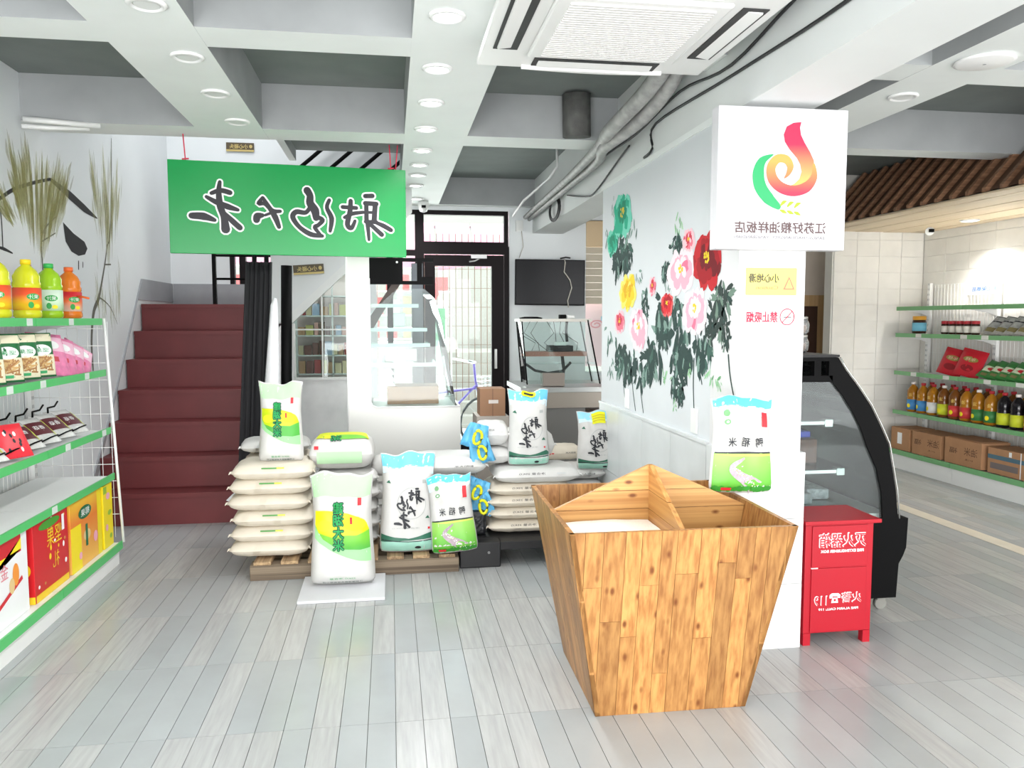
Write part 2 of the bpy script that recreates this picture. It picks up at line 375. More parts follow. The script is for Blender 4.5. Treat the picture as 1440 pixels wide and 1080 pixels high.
    sk.prism([(-2.0995, 5.75, 0), (-2.0995, 7.1, 1.62), (-2.0995, 8.2, 1.62), (-2.0995, 8.2, 1.80), (-2.0995, 7.24, 1.80), (-2.0995, 6.40, .80), (-2.0995, 5.62, .0)], (0.012, 0, 0))
    S(sk.build('baseboard_left', GREY))
    S(boxo('baseboard_back', (-2.08, 8.185, 1.59), (-0.8, 8.199, 1.80), GREY))
    S(boxo('wall_front', (5.32, -1.0, 0), (5.4, -.9, 2.9), WALLP))

def stairs():
    t = thing('staircase', 'dark red staircase climbing away along the left wall', 'stairs', (-1.6, 5.87, 0))
    red = mat('oxblood_stair_paint', (104, 40, 42), 0.5, vary=0.10, scale=5)
    r, d = 0.2265, 0.22
    for k in range(7):
        y0 = k * d; xl = -0.40 if k == 0 else -0.4885; xr = 0.56 - 0.015 * k
        B().box((xl, y0, k * r if k else -.0), (xr, y0 + (d if k < 6 else 2.29 - 6 * d) + .01, (k + 1) * r)).box((xl, y0 - .012, (k + 1) * r - .03), (xr, y0, (k + 1) * r)).build('step', red, t)
    # solid mass below the steps
    b = B(); b.prism([(-.485, .23, 0), (-.485, 2.28, 0), (-.485, 2.28, 1.58), (-.485, 1.33, 1.35)], (.93, 0, 0)); b.build('stair_core', GREY, t)
    # black handrail posts and cloth on the open side
    h = thing('stair_railing', 'black metal railing bars at the stair landing in front of back window', 'railing', (-1.5, 7.25, 1.585))
    b = B()
    for z in (.42, .22, .60, .8): b.tube([(0, 0, z), (.95, 0, z)], .011, 6)
    b.build('rail', BLACK, h)
    for x in (0, .62): B().box((x - .016, -.016, 0), (x + .016, .016, .95)).build('post', BLACK, h)
    # slanted bars above
    g = thing('upper_railing', 'slanted black railing bars in stairwell opening above the green sign', 'railing', (-1.02, 8.1, 2.78))
    for k in range(4):
        x = k * .29; B().tube([(x, 0, .0), (x + .72, 0, .62)], .02, 6).build('bar', BLACK, g)
    B().tube([(-.1, 0, .64), (1.75, 0, .64)], .02, 6).build('handrail', BLACK, g)
    # upper flight: grey-white side face with sloping bottom, closet below
    u = thing('upper_stair_flight', 'pale grey side of upper stair flight with sloping white edge', 'stairs', (-0.9, 7.2, 0))
    b = B(); b.prism([(-.12, 0, 1.33), (.02, 0, 1.47), (.62, 0, 2.02), (1.1, 0, 2.46), (1.1, 0, 2.6), (-.12, 0, 2.6)], (0, .05, 0)); b.build('stringer', mat('stringer_paint', (228, 230, 231), .6), u)
    b = B(); b.prism([(0.03, -.03, 1.40), (.64, -.03, 1.98), (1.1, -.03, 2.40), (1.1, -.03, 2.48), (.64, -.03, 2.06), (0.0, -.03, 1.47)], (0, .07, 0)); b.build('edge_trim', WHITE, u)
    # closet front under the flight
    c = thing('under_stair_closet', 'white framed glazed closet front below the sloping upper stairs', 'cabinet', (-0.9, 7.2, 0))
    b = B(); b.box((-.12, 0, -.0), (.06, .05, 1.42)); b.box((.06, 0, 0), (.62, .05, .94)); b.build('panel', mat('stained_white_wall', (250, 249, 250), .6, vary=.10, scale=5), c)
    b = B(); b.box((.06, -.02, .94), (.075, .03, 1.42)); b.box((.06, -.02, .925), (.62, .03, .945)); b.box((.30, -.015, .94), (.312, .03, 1.66)); b.box((.06, -.015, 1.36), (.62, .03, 1.372)); b.build('window_frame', SHW, c)
    b = B(); b.prism([(.06, .01, .94), (.62, .01, .94), (.62, .01, 1.98), (.06, .01, 1.44)], (0, .004, 0)); b.build('pane', PANE, c)
    S(boxo('wall_closet', (-.55 + .35, 7.2, -.0), (-.12, 7.3, 2.6), WALLP))
    S(boxo('wall_closet_back', (-.88, 7.85, 0), (-.12, 7.9, 2.4), mat('closet_pink', (224, 206, 200), .6)))
    # goods shelves inside the closet
    sh = thing('closet_shelf', 'crowded white wire shelf of small snack packets behind the closet glass', 'shelf', (-0.86, 7.45, 0))
    for z in (.95, 1.12, 1.30, 1.48, 1.66): boxo('board', (0, 0, z), (.66, .38, z + .012), SHW, sh)
    for x in (0.01, .33, .64): boxo('upright', (x, .0, 0.0), (x + .014, .014, 1.95), SHW, sh)
    rr = random.Random(5); cols = [(196, 150, 110), (180, 70, 70), (230, 210, 170), (120, 70, 60), (170, 190, 220), (226, 170, 160), (210, 200, 120), (140, 110, 90)]
    for z in (.962, 1.132, 1.312, 1.492):
        x = .03
        while x < .6:
            w_ = rr.uniform(.035, .07); h_ = rr.uniform(.07, .13); cc = rr.choice(cols)
            o = B(); o.box((0, 0, 0), (w_, .05, h_ * .85)); o.prism([(0, .0, h_ * .85), (w_, 0, h_ * .85), (w_, .05, h_ * .85), (0, .05, h_ * .85)], (0, 0, h_ * .15))
            q = o.build('snack_packet', mat('packet_%d_%d_%d' % cc, cc, .5), None, .004); q.location = (-.86 + x, 7.46, z)
            tag(q, 'small snack packet on the crowded shelf behind the closet glass', 'packet', 'snack packets behind the closet glass')
            x += w_ + .008

def landing_props():
    t = thing('cloth_bundle', 'black cloth hanging in folds over the stair handrail', 'cloth', (-.95, 5.75, 0))
    blk = mat('black_cloth', (30, 30, 33), .75, vary=.2, scale=20, stretch=(4, 4, .4))
    b = B(); n = 16
    def ed(z): # left, right at height z
        k = z / 1.85; return (-.13 + .11 * k, .07 + .075 * k)
    rows = []
    for j in range(19):
        z = .35 + 1.5 * j / 18; l, r_ = ed(z); rows.append([b.bm.verts.new((l + (r_ - l) * i / n, -.03 * math.cos(i * 2.1 + .2 * math.sin(j * .5)) + .012 * math.sin(i * 5), z)) for i in range(n + 1)])
    for q, s_ in zip(rows, rows[1:]):
        for i in range(n): f = b.bm.faces.new((q[i], q[i + 1], s_[i + 1], s_[i])); f.smooth = True
    o = b.build('cloth', blk, t); md = o.modifiers.new('s', 'SOLIDIFY'); md.thickness = .008
    b = B(); b.tube([(-.05, .05, 0), (.02, .05, 1.9)], .016, 8); b.tube([(.1, .05, 0), (.1, .05, 1.9)], .016, 8); b.build('handrail_post', BLACK, t)
    o = B().tube([(-.74, 5.78, .0), (-.735, 5.80, .9), (-.715, 5.80, 1.83)], .038, 12).build('black_post', BLACK); tag(o, 'tall black post right of the white rolled tube at stair foot', 'post')
    o = B().tube([(-.815, 5.65, 0.5), (-.81, 5.66, 1.0), (-.79, 5.70, 1.55), (-.785, 5.705, 1.60)], [.055, .052, .026, .012], 14).build('rolled_sheet', mat('white_plastic', (232, 233, 236), .35)); tag(o, 'white rolled sheet standing between black cloth and black post', 'roll')
    b = B(); b.tube([(-.815, 5.65, 0.0), (-.815, 5.65, .5)], .03, 10); b.build('roll_stem', SHW, o)

# ---------------------------------------------------------------- storefront at the back, outside
def storefront():
    def win(n, x0, x1, z0, z1, muls=(), bars=()):
        f = B(); t = .045
        f.box((x0, 8.2, z0), (x0 + t, 8.27, z1)); f.box((x1 - t, 8.2, z0), (x1, 8.27, z1)); f.box((x0 + t, 8.2, z0), (x1 - t, 8.27, z0 + t)); f.box((x0 + t, 8.2, z1 - t), (x1 - t, 8.27, z1))
        for m in muls: f.box((m - .03, 8.2, z0 + t), (m + .03, 8.27, z1 - t))
        o = S(f.build('window_%d' % n, DKFR))
        for zb in bars: boxo('glazing_bar', (x0 + t, 8.205, zb - .03), (x1 - t, 8.26, zb + .03), DKFR, o)
        boxo('pane', (x0 + t, 8.23, z0 + t), (x1 - t, 8.236, z1 - t), PANE, o); return o
    win(1, -1.55, -0.8, 1.73, 2.56, (-1.43,))
    win(2, -0.35, 0.3, 0.55, 2.56, (.0,), (2.13,))
    win(3, 0.3, 1.21, 2.2, 2.56)
    # door
    d = B()
    d.box((.3, 8.18, 0), (.345, 8.28, 2.2)); d.box((1.165, 8.18, 0), (1.215, 8.28, 2.2)); d.box((.345, 8.18, 2.12), (1.165, 8.28, 2.2))
    o = S(d.build('door_1', DKFR))
    l = B(); l.box((.35, 8.19, .02), (.455, 8.25, 2.11)); l.box((1.035, 8.19, .02), (1.16, 8.25, 2.11)); l.box((.455, 8.19, 2.0), (1.035, 8.25, 2.11)); l.box((.455, 8.19, .02), (1.035, 8.25, .2)); l.build('door_leaf', DKFR, o)
    boxo('pane', (.455, 8.218, .2), (1.035, 8.224, 2.0), PANE, o)
    b = B(); b.box((.82, 8.14, 2.075), (.98, 8.19, 2.11)); b.tube([(.8, 8.15, 2.04), (.86, 8.14, 2.05), (.93, 8.15, 2.09)], .008, 6); b.build('door_closer', mat('silver', (205, 205, 205), .35, metal=.6), o)
    boxo('door_handle', (1.06, 8.15, .95), (1.085, 8.19, 1.15), STEEL, o)
    # outside: pavement, opposite wall with steps, gate grid, poster, awning, lantern
    S(boxo('floor_outside', (-6, 8.34, -0.06), (9, 20, -0.001), mat('pale_concrete', (226, 222, 216), .8, vary=.04)))
    pale = mat('sunlit_plaster', (168, 164, 158), .8)
    t = thing('outdoor_steps', 'pale concrete steps outside the back door', 'steps', (1.0, 10.6, 0))
    for k in range(6): boxo('step', (-1.2, k * .28, k * .16), (1.6, 3.2, (k + 1) * .16), pale, t)
    o = boxo('outdoor_wall', (-4, 13.9, 0), (6, 14.1, 4.0), pale); tag(o, 'sunlit pale wall across the lane behind the back door', 'wall')
    g = thing('grid_gate', 'thin rusty wire grid fence outside the back door', 'fence', (.3, 8.9, 0)); wr_ = mat('rusty_wire', (130, 96, 78), .7)
    b = B()
    for k in range(22): b.box((k * .07, 0, .55), (k * .07 + .007, .007, 2.4))
    b.build('upright_wire', wr_, g); b = B()
    for k in range(8): b.box((0, .006, .75 + k * .21), (1.5, .011, .755 + k * .21))
    b.build('cross_wire', wr_, g)
    p = boxo('poster', (.40, 8.86, 1.05), (.60, 8.87, 1.58), mat('poster_green', (120, 186, 138), .6)); tag(p, 'green poster with white writing on the wire grid fence', 'poster')
    q = Print(flat((.5, 8.859, 1.3), (1, 0, 0), (0, 0, 1))); q.text('招', .0, .14, .07); q.text('租', 0, .04, .07); q.rect(.02, -.14, .07, -.08); q.ell(-.05, .0, .03, .06); q.build('lettering', PW, p)
    pk = mat('pink_awning', (232, 160, 184), .7)
    a = thing('awning', 'pink fabric awning outside the back door', 'awning', (.2, 9.6, 2.05))
    b = B()
    for k in range(9):
        x0 = -2.6 + k * .42; b.prism([(x0, 0, .55), (x0, -.5, .1), (x0, -.5, -.02 - .03 * (k % 2)), (x0 + .4, -.5, .02), (x0 + .4, -.5, .1), (x0 + .4, 0, .55)], (0, .012, .0))
    b.build('canopy', pk, a)
    b = B(); b.tube([(-2.6, 0, .5), (1.3, 0, .5)], .02); b.tube([(1.2, 0, -2.05), (1.2, 0, .5)], .02); b.build('awning_pole', STEEL, a)
    o = B().lathe([(.02, 0), (.09, .03), (.13, .12), (.13, .2), (.09, .29), (.02, .32)], (.42, 9.2, 1.62), 12).build('red_lantern', mat('lantern_red', (226, 84, 92), .5)); tag(o, 'red lantern hanging outside beside the door frame', 'lantern')
    # parked things seen through the landing window
    o = thing('shop_display', 'red and white shop shelves seen through the landing window', 'shelf', (-2.2, 10.2, 0))
    rr = random.Random(2)
    for k in range(5): boxo('board', (0, 0, 1.2 + k * .3), (3, .3, 1.22 + k * .3), PW, o)
    for x in (0, 2.98): boxo('upright', (x, .3, 0), (x + .02, .32, 2.6), PW, o)
    b = B()
    for k in range(4):
        for i in range(14): b.box((.05 + i * .21, .05, 1.22 + k * .3), (.05 + i * .21 + rr.uniform(.08, .18), .2, 1.22 + k * .3 + rr.uniform(.1, .24)), rr.randrange(3))
    q = b.build('goods', [mat('g_red', (214, 110, 110)), PW, mat('g_tan', (206, 190, 160))], o); q['kind'] = 'stuff'
    # bicycle with basket beyond the display case
    b = thing('bicycle', 'silver bicycle with handlebar and front basket outside the door glass', 'bicycle', (.55, 8.6, 0), .25)
    sv = mat('bike_silver', (190, 192, 196), .3, metal=.6); rub = mat('tyre', (60, 60, 62), .7)
    for x, nm in ((-.5, 'wheel'), (.5, 'wheel')):
        w_ = B(); w_.tube([(x + .3 * math.cos(a * math.pi / 12), 0, .31 + .3 * math.sin(a * math.pi / 12)) for a in range(25)], .014, 6, cap=False)
        for a in range(8): w_.tube([(x, 0, .31), (x + .3 * math.cos(a * math.pi / 4), 0, .31 + .3 * math.sin(a * math.pi / 4))], .002, 4, 1)
        w_.build(nm, [rub, sv], b)
    f = B(); f.tube([(.5, 0, .31), (.38, 0, .78), (.36, 0, .98)], .014); f.tube([(.39, 0, .74), (-.05, 0, .32), (-.5, 0, .31), (-.14, 0, .72), (-.05, 0, .32)], .013); f.tube([(.38, 0, .7), (-.12, 0, .66)], .013); f.tube([(-.14, 0, .72), (-.17, 0, .86)], .012); f.build('bike_frame', mat('bike_purple', (110, 90, 180), .4), b)
    f = B(); f.tube([(.2, -.27, 1.02), (.3, -.2, 1.0), (.36, 0, .98), (.3, .2, 1.0), (.2, .27, 1.02)], .012); f.build('handlebar', sv, b)
    f = B(); f.prism([(-.3, -.07, .86), (-.08, -.02, .88), (-.08, .02, .88), (-.3, .07, .86)], (0, 0, .04)); f.build('saddle', BLACK, b)
    f = B()
    for k in range(5):
        z = .62 + k * .05; f.tube([(.44, -.13, z), (.66, -.13, z), (.66, .13, z), (.44, .13, z), (.44, -.13, z)], .004, 4)
    for x in (.44, .5, .55, .6, .66):
        for y in (-.13, .13): f.tube([(x, y, .62), (x, y, .82)], .003, 4)
    f.build('basket', sv, b)

def ceiling_things():
    # round downlights
    lit = mat('lit_lamp_glass', (255, 255, 255), .5, emit=7.0); ring = mat('lamp_ring', (245, 245, 244), .4); off = mat('unlit_lamp_glass', (226, 228, 226), .5)
    def lamp(x, y, z, on, lab, grp=None, r=.075):
        t = thing('downlight', lab, 'ceiling light', (x, y, z), group=grp)
        B().lathe([(r + .018, 0), (r + .02, -.006), (r + .004, -.014), (r, -.004)], n=24).build('ring', ring, t)
        b = B(); b.lathe([(r - .002, -.0045), (r - .01, -.009)], n=24); b.build('lens', lit if on else off, t)
    ords = ['nearest', 'second', 'third', 'fourth', 'fifth', 'sixth', 'seventh', 'eighth', 'ninth']
    for k, y in enumerate((3.11, 3.75, 4.33, 4.92, 5.53, 6.04, 6.46, 6.95, 7.7)):
        lamp(.226 + (.03 if k == 8 else 0), y, 2.598, True, 'lit round downlight, %s of the nine in the bright row on the central beam' % ords[k], 'lit downlights on central beam', .052)
    for k, y in enumerate((3.16, 3.75, 4.32, 4.905)):
        lamp(-.862, y, 2.598, False, 'unlit round downlight, %s of the four on the left beam' % ords[k], 'unlit downlights on left beam', .052)
    lamp(2.62, 3.85, 2.598, False, 'unlit round downlight on the narrow beam behind white logo sign', None, .055)
    o = B().lathe([(.12, 0), (.125, -.008), (.11, -.014), (.0, -.016)], (2.62, 3.28, 2.598), 28).build('ceiling_speaker', ring); tag(o, 'flat round ceiling disc beside the narrow right beam slot', 'ceiling fixture')
    B().disc((2.62, 3.28, 2.580), .008, n=10).build('centre_screw', GREY, o)
    # cassette air conditioner
    ac = thing('air_conditioner', 'white four-way cassette air conditioner hanging under the ceiling', 'air conditioner', (.845, 2.89, 2.5))
    AW = mat('ac_white', (232, 232, 230), .4); h = .48
    b = B(); b.box((-h, -h, 0), (h, h, .03)); b.box((-.42, -.42, .03), (.42, .42, .36)); b.build('casing', AW, ac, .006)
    b = B(); b.box((-.3, -.3, -.018), (.3, .3, 0)); b.build('grille_frame', AW, ac, .012)
    b = B()
    for k in range(26): b.box((-.25, -.26 + k * .0205, -.024), (.25, -.26 + k * .0205 + .011, -.018))
    b.build('grille_slat', mat('grille_white', (226, 224, 222), .5), ac)
    for a in range(4):
        q = B(); q.box((-.26, .345, -.004), (.26, .44, 0.001)); 
        o = q.build('air_outlet', mat('outlet_dark', (46, 46, 46), .6), ac); o.rotation_euler = (0, 0, a * math.pi / 2)
        q = B(); q.prism([(-.24, .372, -.004), (-.24, .425, -.012), (-.24, .428, -.004), (-.24, .376, .002)], (.48, 0, 0)); v = q.build('louvre', AW, o, .002)
    q = B(); n = 20; q.bm.free(); q.bm = bmesh.new()
    P_ = [(-.3, .44, -.001)] + [(-.3 + .6 * k / n, .445 + .022 * math.sin(math.pi * k / n), -.004) for k in range(n + 1)] + [(.3, .44, -.001)]
    b = B(); b.prism(P_, (0, 0, -.014)); b.build('front_louvre', AW, ac)
    # ducts wrapped in grey foil, and cables
    foil = mat('grey_foil_wrap', (160, 160, 158), .5, vary=.25, scale=18, bump=.6)
    t = thing('refrigerant_pipes', 'grey foil-wrapped pipes running from air conditioner to the back wall', 'pipes', (0, 0, 0))
    B().tube(*smooth([(1.25, 3.45, 2.72), (1.28, 3.6, 2.66), (1.27, 3.9, 2.58), (1.22, 4.4, 2.5), (1.3, 4.9, 2.53), (1.33, 5.6, 2.52), (1.36, 6.5, 2.52), (1.38, 8.15, 2.50)], [.045, .045, .042, .04, .034, .03, .026, .024]), 10).build('pipe', foil, t)
    B().tube(*smooth([(1.3, 3.45, 2.74), (1.37, 3.8, 2.62), (1.34, 4.2, 2.52), (1.27, 4.7, 2.47), (1.37, 5.2, 2.50), (1.40, 6.0, 2.50), (1.42, 8.15, 2.48)], [.04, .04, .038, .034, .03, .026, .022]), 10).build('pipe', foil, t)
    B().tube([(1.18, 5.02, 2.60), (1.17, 5.0, 2.86)], .09, 9).build('pipe_sleeve', mat('torn_wrap', (92, 92, 90), .7, vary=.3, scale=15, bump=.8), t)
    B().tube([(1.32, 6.3, 2.86), (1.32, 6.3, 2.66), (1.30, 6.5, 2.61), (1.22, 7.3, 2.54), (1.24, 8.1, 2.50)], .012, 6).build('pipe', mat('white_conduit', (220, 220, 220), .5), t)
    o = B().tube(smooth([(1.455, .8, 2.60), (1.445, 1.8, 2.545), (1.44, 2.6, 2.60), (1.445, 3.3, 2.53), (1.44, 3.9, 2.585), (1.435, 4.6, 2.535), (1.44, 5.5, 2.55), (1.44, 8.1, 2.5)]), .007, 6).build('cable', CABLE); tag(o, 'upper black cable running along the side of the big beam', 'cable')
    o = B().tube(smooth([(1.45, .8, 2.57), (1.455, 1.8, 2.515), (1.452, 2.4, 2.465), (1.455, 3.3, 2.49), (1.453, 4.3, 2.525), (1.45, 4.35, 2.40), (1.452, 4.5, 2.38)]), .007, 6).build('cable', CABLE); tag(o, 'lower sagging black cable along the side of the big beam, ending in a drop', 'cable')
    o = B().tube(smooth([(1.44, 4.75, 2.50), (1.45, 5.0, 2.47), (1.452, 5.6, 2.36), (1.452, 5.9, 2.37), (1.45, 6.5, 2.47)]), .006, 6).build('cable', CABLE); tag(o, 'thin black cable looping below the foil pipes on the beam', 'cable')
    b = B()
    for r_, k in ((.10, 0), (.09, .3), (.105, .6), (.085, 1)):
        b.tube([(1.44 - .01 * k, 6.95 + 2.2 * r_ * math.cos(a * .35), 2.42 + (r_ + .0) * math.sin(a * .35)) for a in range(19)], .006, 6, cap=False)
    o = b.build('cable_coil', CABLE); tag(o, 'coil of black cable hung on the side of the big beam', 'cable coil')
    o = B().lathe([(.05, 0), (.055, -.02), (.05, -.06), (.035, -.095), (.01, -.105)], (.33, 7.9, 2.598), 16).build('dome_camera', SHW); tag(o, 'small white dome camera under the central beam above the door', 'camera')
    boxo('lens', (.31, 7.80, 2.53), (.35, 7.85, 2.55), BLACK, o)
    o = B().tube([(5.1, 7.0, 2.36), (5.1, 7.0, 2.33)], .04, 12).tube([(5.1, 7.0, 2.30), (5.02, 6.9, 2.28)], .038, 12).build('security_camera', SHW); tag(o, 'small white security camera under the light wood soffit', 'camera')
    boxo('lens', (5.0, 6.86, 2.27), (5.04, 6.885, 2.30), BLACK, o)
    # open end of conduit bundle at ceiling, left
    t = thing('conduit_stubs', 'white conduit stubs lying along the ceiling edge above willow mural', 'pipes', (0, 0, 0))
    B().tube([(-2.05, 5.0, 2.59), (-1.9, 5.02, 2.585), (-1.68, 5.12, 2.59)], .016, 8).build('conduit', SHW, t)
    B().tube([(-2.07, 5.02, 2.555), (-1.95, 5.07, 2.56), (-1.75, 5.15, 2.58)], .014, 8).build('conduit', SHW, t)
    # soffit of slats over the right-hand shelves
    brown = wood('brown_slat_wood', (150, 112, 84), (116, 82, 60), 0, .2, False, .6); pale = wood('pale_wood_board', (226, 206, 176), (206, 184, 150), 1, .06, False, .5)
    s = thing('wooden_canopy', 'brown slatted wooden canopy with pale wood underside above right-hand shelves', 'canopy', (4.12, 0, 2.35))
    back = B(); back.prism([(0, 1.5, 0), (.45, 1.5, .5), (.47, 1.5, .48), (.02, 1.5, -.0)], (0, 5.85, 0)); back.build('backing_panel', mat('canopy_backing', (96, 70, 52), .7), s)
    b = B(); b.prism([(-.03, 0, -.014), (-.03, 0, .016), (.41, 0, .516), (.445, 0, .50), (.02, 0, -.0)], (0, .035, 0)); bmesh.ops.recalc_face_normals(b.bm, faces=b.bm.faces); sm = b.mesh('slat', brown)
    for k in range(35): obj('slat', sm, s, (0, 7.2 - k * .165, 0))
    bm_ = [];
    for k in range(8):
        x0 = -.02 + k * .15; boxo('underside_board', (x0, 1.5, -.03 - .002 * (k % 2)), (min(x0 + .146, 1.19), 7.36, -.016), pale, s)
    for k, (x, y) in enumerate(((5.0, 6.35), (5.2, 5.75), (5.0, 4.2), (5.0, 2.6))):
        lamp(x, y, 2.318, True, 'lit round spotlight in the pale wood soffit, %s from the far wall' % ['first', 'second', 'third', 'fourth'][k], 'soffit spotlights', .06)
        d = bpy.data.lights.new('soffit_spot', 'SPOT'); d.energy = 34; d.spot_size = R(120); d.spot_blend = .7; d.shadow_soft_size = .05; d.color = (1, .98, .95)
        o = bpy.data.objects.new('soffit_spot', d); COL.objects.link(o); o.location = (x, y, 2.29)
    lamp2 = [(.226, 1.3), (.226, 2.4), (.226, 3.11), (.226, 3.75), (.226, 4.33), (.226, 4.92), (.226, 5.53), (.226, 6.46), (.226, 7.7), (2.62, .8), (-.862, 1.9), (-.862, .6)]
    for x, y in lamp2:
        d = bpy.data.lights.new('beam_spot', 'SPOT'); d.energy = 19; d.spot_size = R(165); d.spot_blend = .8; d.shadow_soft_size = .07
        o = bpy.data.objects.new('beam_spot', d); COL.objects.link(o); o.location = (x, y, 2.57)
# ================================================================ PAINTED WALLS AND SIGNS
FLOWERS = [(4.951, 2.11, 0.214, 0.152, 'teal'), (5.176, 1.957, 0.142, 0.094, 'teal'), (3.568, 1.724, 0.179, 0.145, 'crimson'), (3.9, 1.695, 0.20, 0.122, 'pink'), (3.707, 1.491, 0.165, 0.117, 'pink'), (3.799, 1.842, 0.088, 0.059, 'rose'), (4.105, 1.533, 0.103, 0.068, 'red'), (4.345, 1.638, 0.062, 0.059, 'rose'), (4.823, 1.618, 0.18, 0.125, 'yellow'), (4.597, 1.399, 0.18, 0.14, 'pink'), (4.989, 1.436, 0.12, 0.08, 'rose')]
LEAVES = [(3.39, 1.57, 0.095, 0.095, 1), (3.424, 1.482, 0.115, 0.108, 1), (3.342, 1.387, 0.062, 0.076, 1), (4.169, 1.45, 0.143, 0.177, 0), (3.952, 1.487, 0.106, 0.109, 0), (3.893, 1.323, 0.191, 0.123, 0), (3.608, 1.315, 0.109, 0.115, 0), (4.303, 1.251, 0.205, 0.111, 0), (4.56, 1.163, 0.26, 0.085, 0), (4.822, 1.206, 0.191, 0.115, 0), (5.014, 1.22, 0.117, 0.129, 0), (5.038, 1.862, 0.169, 0.119, 0), (4.849, 1.87, 0.125, 0.105, 0), (3.935, 1.127, 0.106, 0.103, 0), (3.87, 1.067, 0.051, 0.079, 0), (3.475, 1.196, 0.092, 0.052, 2), (3.391, 1.137, 0.04, 0.064, 2), (4.113, 1.722, 0.103, 0.061, 0), (3.968, 1.844, 0.107, 0.051, 0), (3.953, 1.95, 0.073, 0.065, 2), (4.624, 1.725, 0.1, 0.051, 3), (4.076, 1.638, 0.09, 0.037, 3), (5.301, 2.026, 0.092, 0.105, 3), (5.15, 2.195, 0.087, 0.065, 3), (5.224, 1.354, 0.127, 0.106, 3), (4.706, 2.007, 0.103, 0.076, 3), (4.099, 1.153, 0.091, 0.046, 2), (3.951, 1.015, 0.053, 0.081, 2), (3.527, 1.417, 0.069, 0.086, 1), (4.48, 1.524, 0.081, 0.115, 0), (3.819, 1.236, 0.121, 0.05, 2), (3.497, 1.303, 0.05, 0.085, 3), (5.181, 1.141, 0.107, 0.066, 3)]
STEMS = [[(4.932, 1.2), (4.842, 0.922)], [(4.713, 1.102), (4.633, 0.904)], [(4.557, 1.113), (4.481, 0.909)], [(3.705, 1.26), (3.693, 1.007)], [(3.693, 1.381), (3.6, 1.146)], [(3.307, 1.295), (3.239, 1.114)]]
PAL = {'teal': [(120, 216, 190), (40, 176, 140), (16, 140, 108)], 'crimson': [(190, 30, 40), (160, 18, 30), (110, 10, 22)], 'pink': [(250, 226, 232), (243, 178, 196), (226, 120, 150)],
       'rose': [(248, 200, 208), (234, 120, 140), (208, 60, 80)], 'red': [(236, 100, 100), (216, 40, 50), (170, 20, 36)], 'yellow': [(252, 232, 110), (246, 208, 40), (230, 176, 20)]}
def peony_mural():
    W = bpy.data.objects['wall_middle']; rr = random.Random(11)
    f = lambda x, y, l: (1.4625 - .00045 * l, x, y)   # x = room depth, y = height
    def petal(P, cx, cy, a, ln, wd, mi, lay, jag=.15):
        ca, sa = math.cos(a), math.sin(a); pts = []
        for k in range(14):
            t = 2 * math.pi * k / 14; r = 1 + rr.uniform(-jag, jag)
            u = ln * .5 * (1 + math.cos(t)) * r; v = wd * .5 * math.sin(t) * (1 + .25 * math.cos(t)) * r
            pts.append((cx + u * ca - v * sa, cy + u * sa + v * ca))
        P.poly(pts, mi, lay)
    dark = [mat('ink_dark_green', (42, 66, 62), .8), mat('ink_green', (64, 98, 88), .8), mat('ink_grey_green', (124, 152, 142), .8)]
    mid_ = [mat('ink_charcoal', (48, 62, 58), .8), mat('ink_dark_green', (42, 66, 62)), mat('ink_sage', (110, 134, 120), .8)]
    lite = [mat('ink_leaf_green', (146, 196, 150), .8), mat('ink_light_green', (176, 214, 176), .8), mat('ink_mid_green', (100, 160, 110), .8)]
    gry = [mat('ink_grey_green', (124, 152, 142)), mat('ink_pale_green', (168, 190, 180), .8), mat('ink_green', (64, 98, 88))]
    for (cx, cy, rx, ry, k) in LEAVES:
        ms = (dark, mid_, lite, gry)[k]; P = Print(f); n = {0: 34, 1: 30, 2: 9, 3: 6}[k]
        for i in range(n):
            a = rr.uniform(0, 2 * math.pi); q = math.sqrt(rr.random()) * .75
            x, y = cx + rx * q * math.cos(a), cy + ry * q * math.sin(a)
            aa = rr.uniform(-2.3, -.8) if rr.random() < .7 else rr.uniform(0, 6.28)
            # depth is foreshortened in the picture, so leaves run wider along the wall
            L_ = rr.uniform(.5, .95) * min(rx * .7, ry); petal(P, x, y, aa, L_ * (1.25 if k in (0, 1) else 1.2), L_ * (.55 if k in (0, 1) else .4), 0 if rr.random() < .55 else rr.randrange(3), 1 + i * .02, .28)
        P.build('painted_leaves', ms, W)
    P = Print(f)
    for s_ in STEMS: P.stroke([s_[0], ((s_[0][0] + s_[1][0]) / 2 + .01, (s_[0][1] + s_[1][1]) / 2), s_[1]], [.007, .006, .005], 0, 1)
    P.build('painted_stems', dark[0], W)
    for (cx, cy, rx, ry, c) in FLOWERS:
        P = Print(f); pal = PAL[c]; ms = [mat('petal_%s_%d' % (c, i), q, .8) for i, q in enumerate(pal)] + [mat('petal_heart', (236, 206, 40), .8)]
        n1 = 13
        for ring, (k, r0, lay) in enumerate(((13, 1.0, 2.5), (11, .78, 3.2), (8, .5, 3.9))):
            for i in range(k):
                a = 2 * math.pi * i / k + rr.uniform(-.2, .2) + ring * .4; L_ = r0 * rr.uniform(.85, 1.05)
                ln = math.hypot(rx * math.cos(a), ry * math.sin(a)) * L_
                mi = (0 if ring == 0 else 1 if ring == 1 else (2 if c != 'pink' else 0)) if rr.random() < .72 else rr.randrange(3)
                petal(P, cx, cy + (.15 * ry if ring == 2 else 0), math.atan2(ry * math.sin(a), rx * math.cos(a)), ln, ln * .62, mi, lay + i * .01, .08)
        if c != 'teal' or rx > .15:
            for i in range(14): P.ell(cx + rr.uniform(-.16, .16) * rx, cy + .12 * ry + rr.uniform(-.16, .16) * ry, .05 * rx, .06 * ry, 3, 5, 6)
        P.build('painted_flower', ms, W)

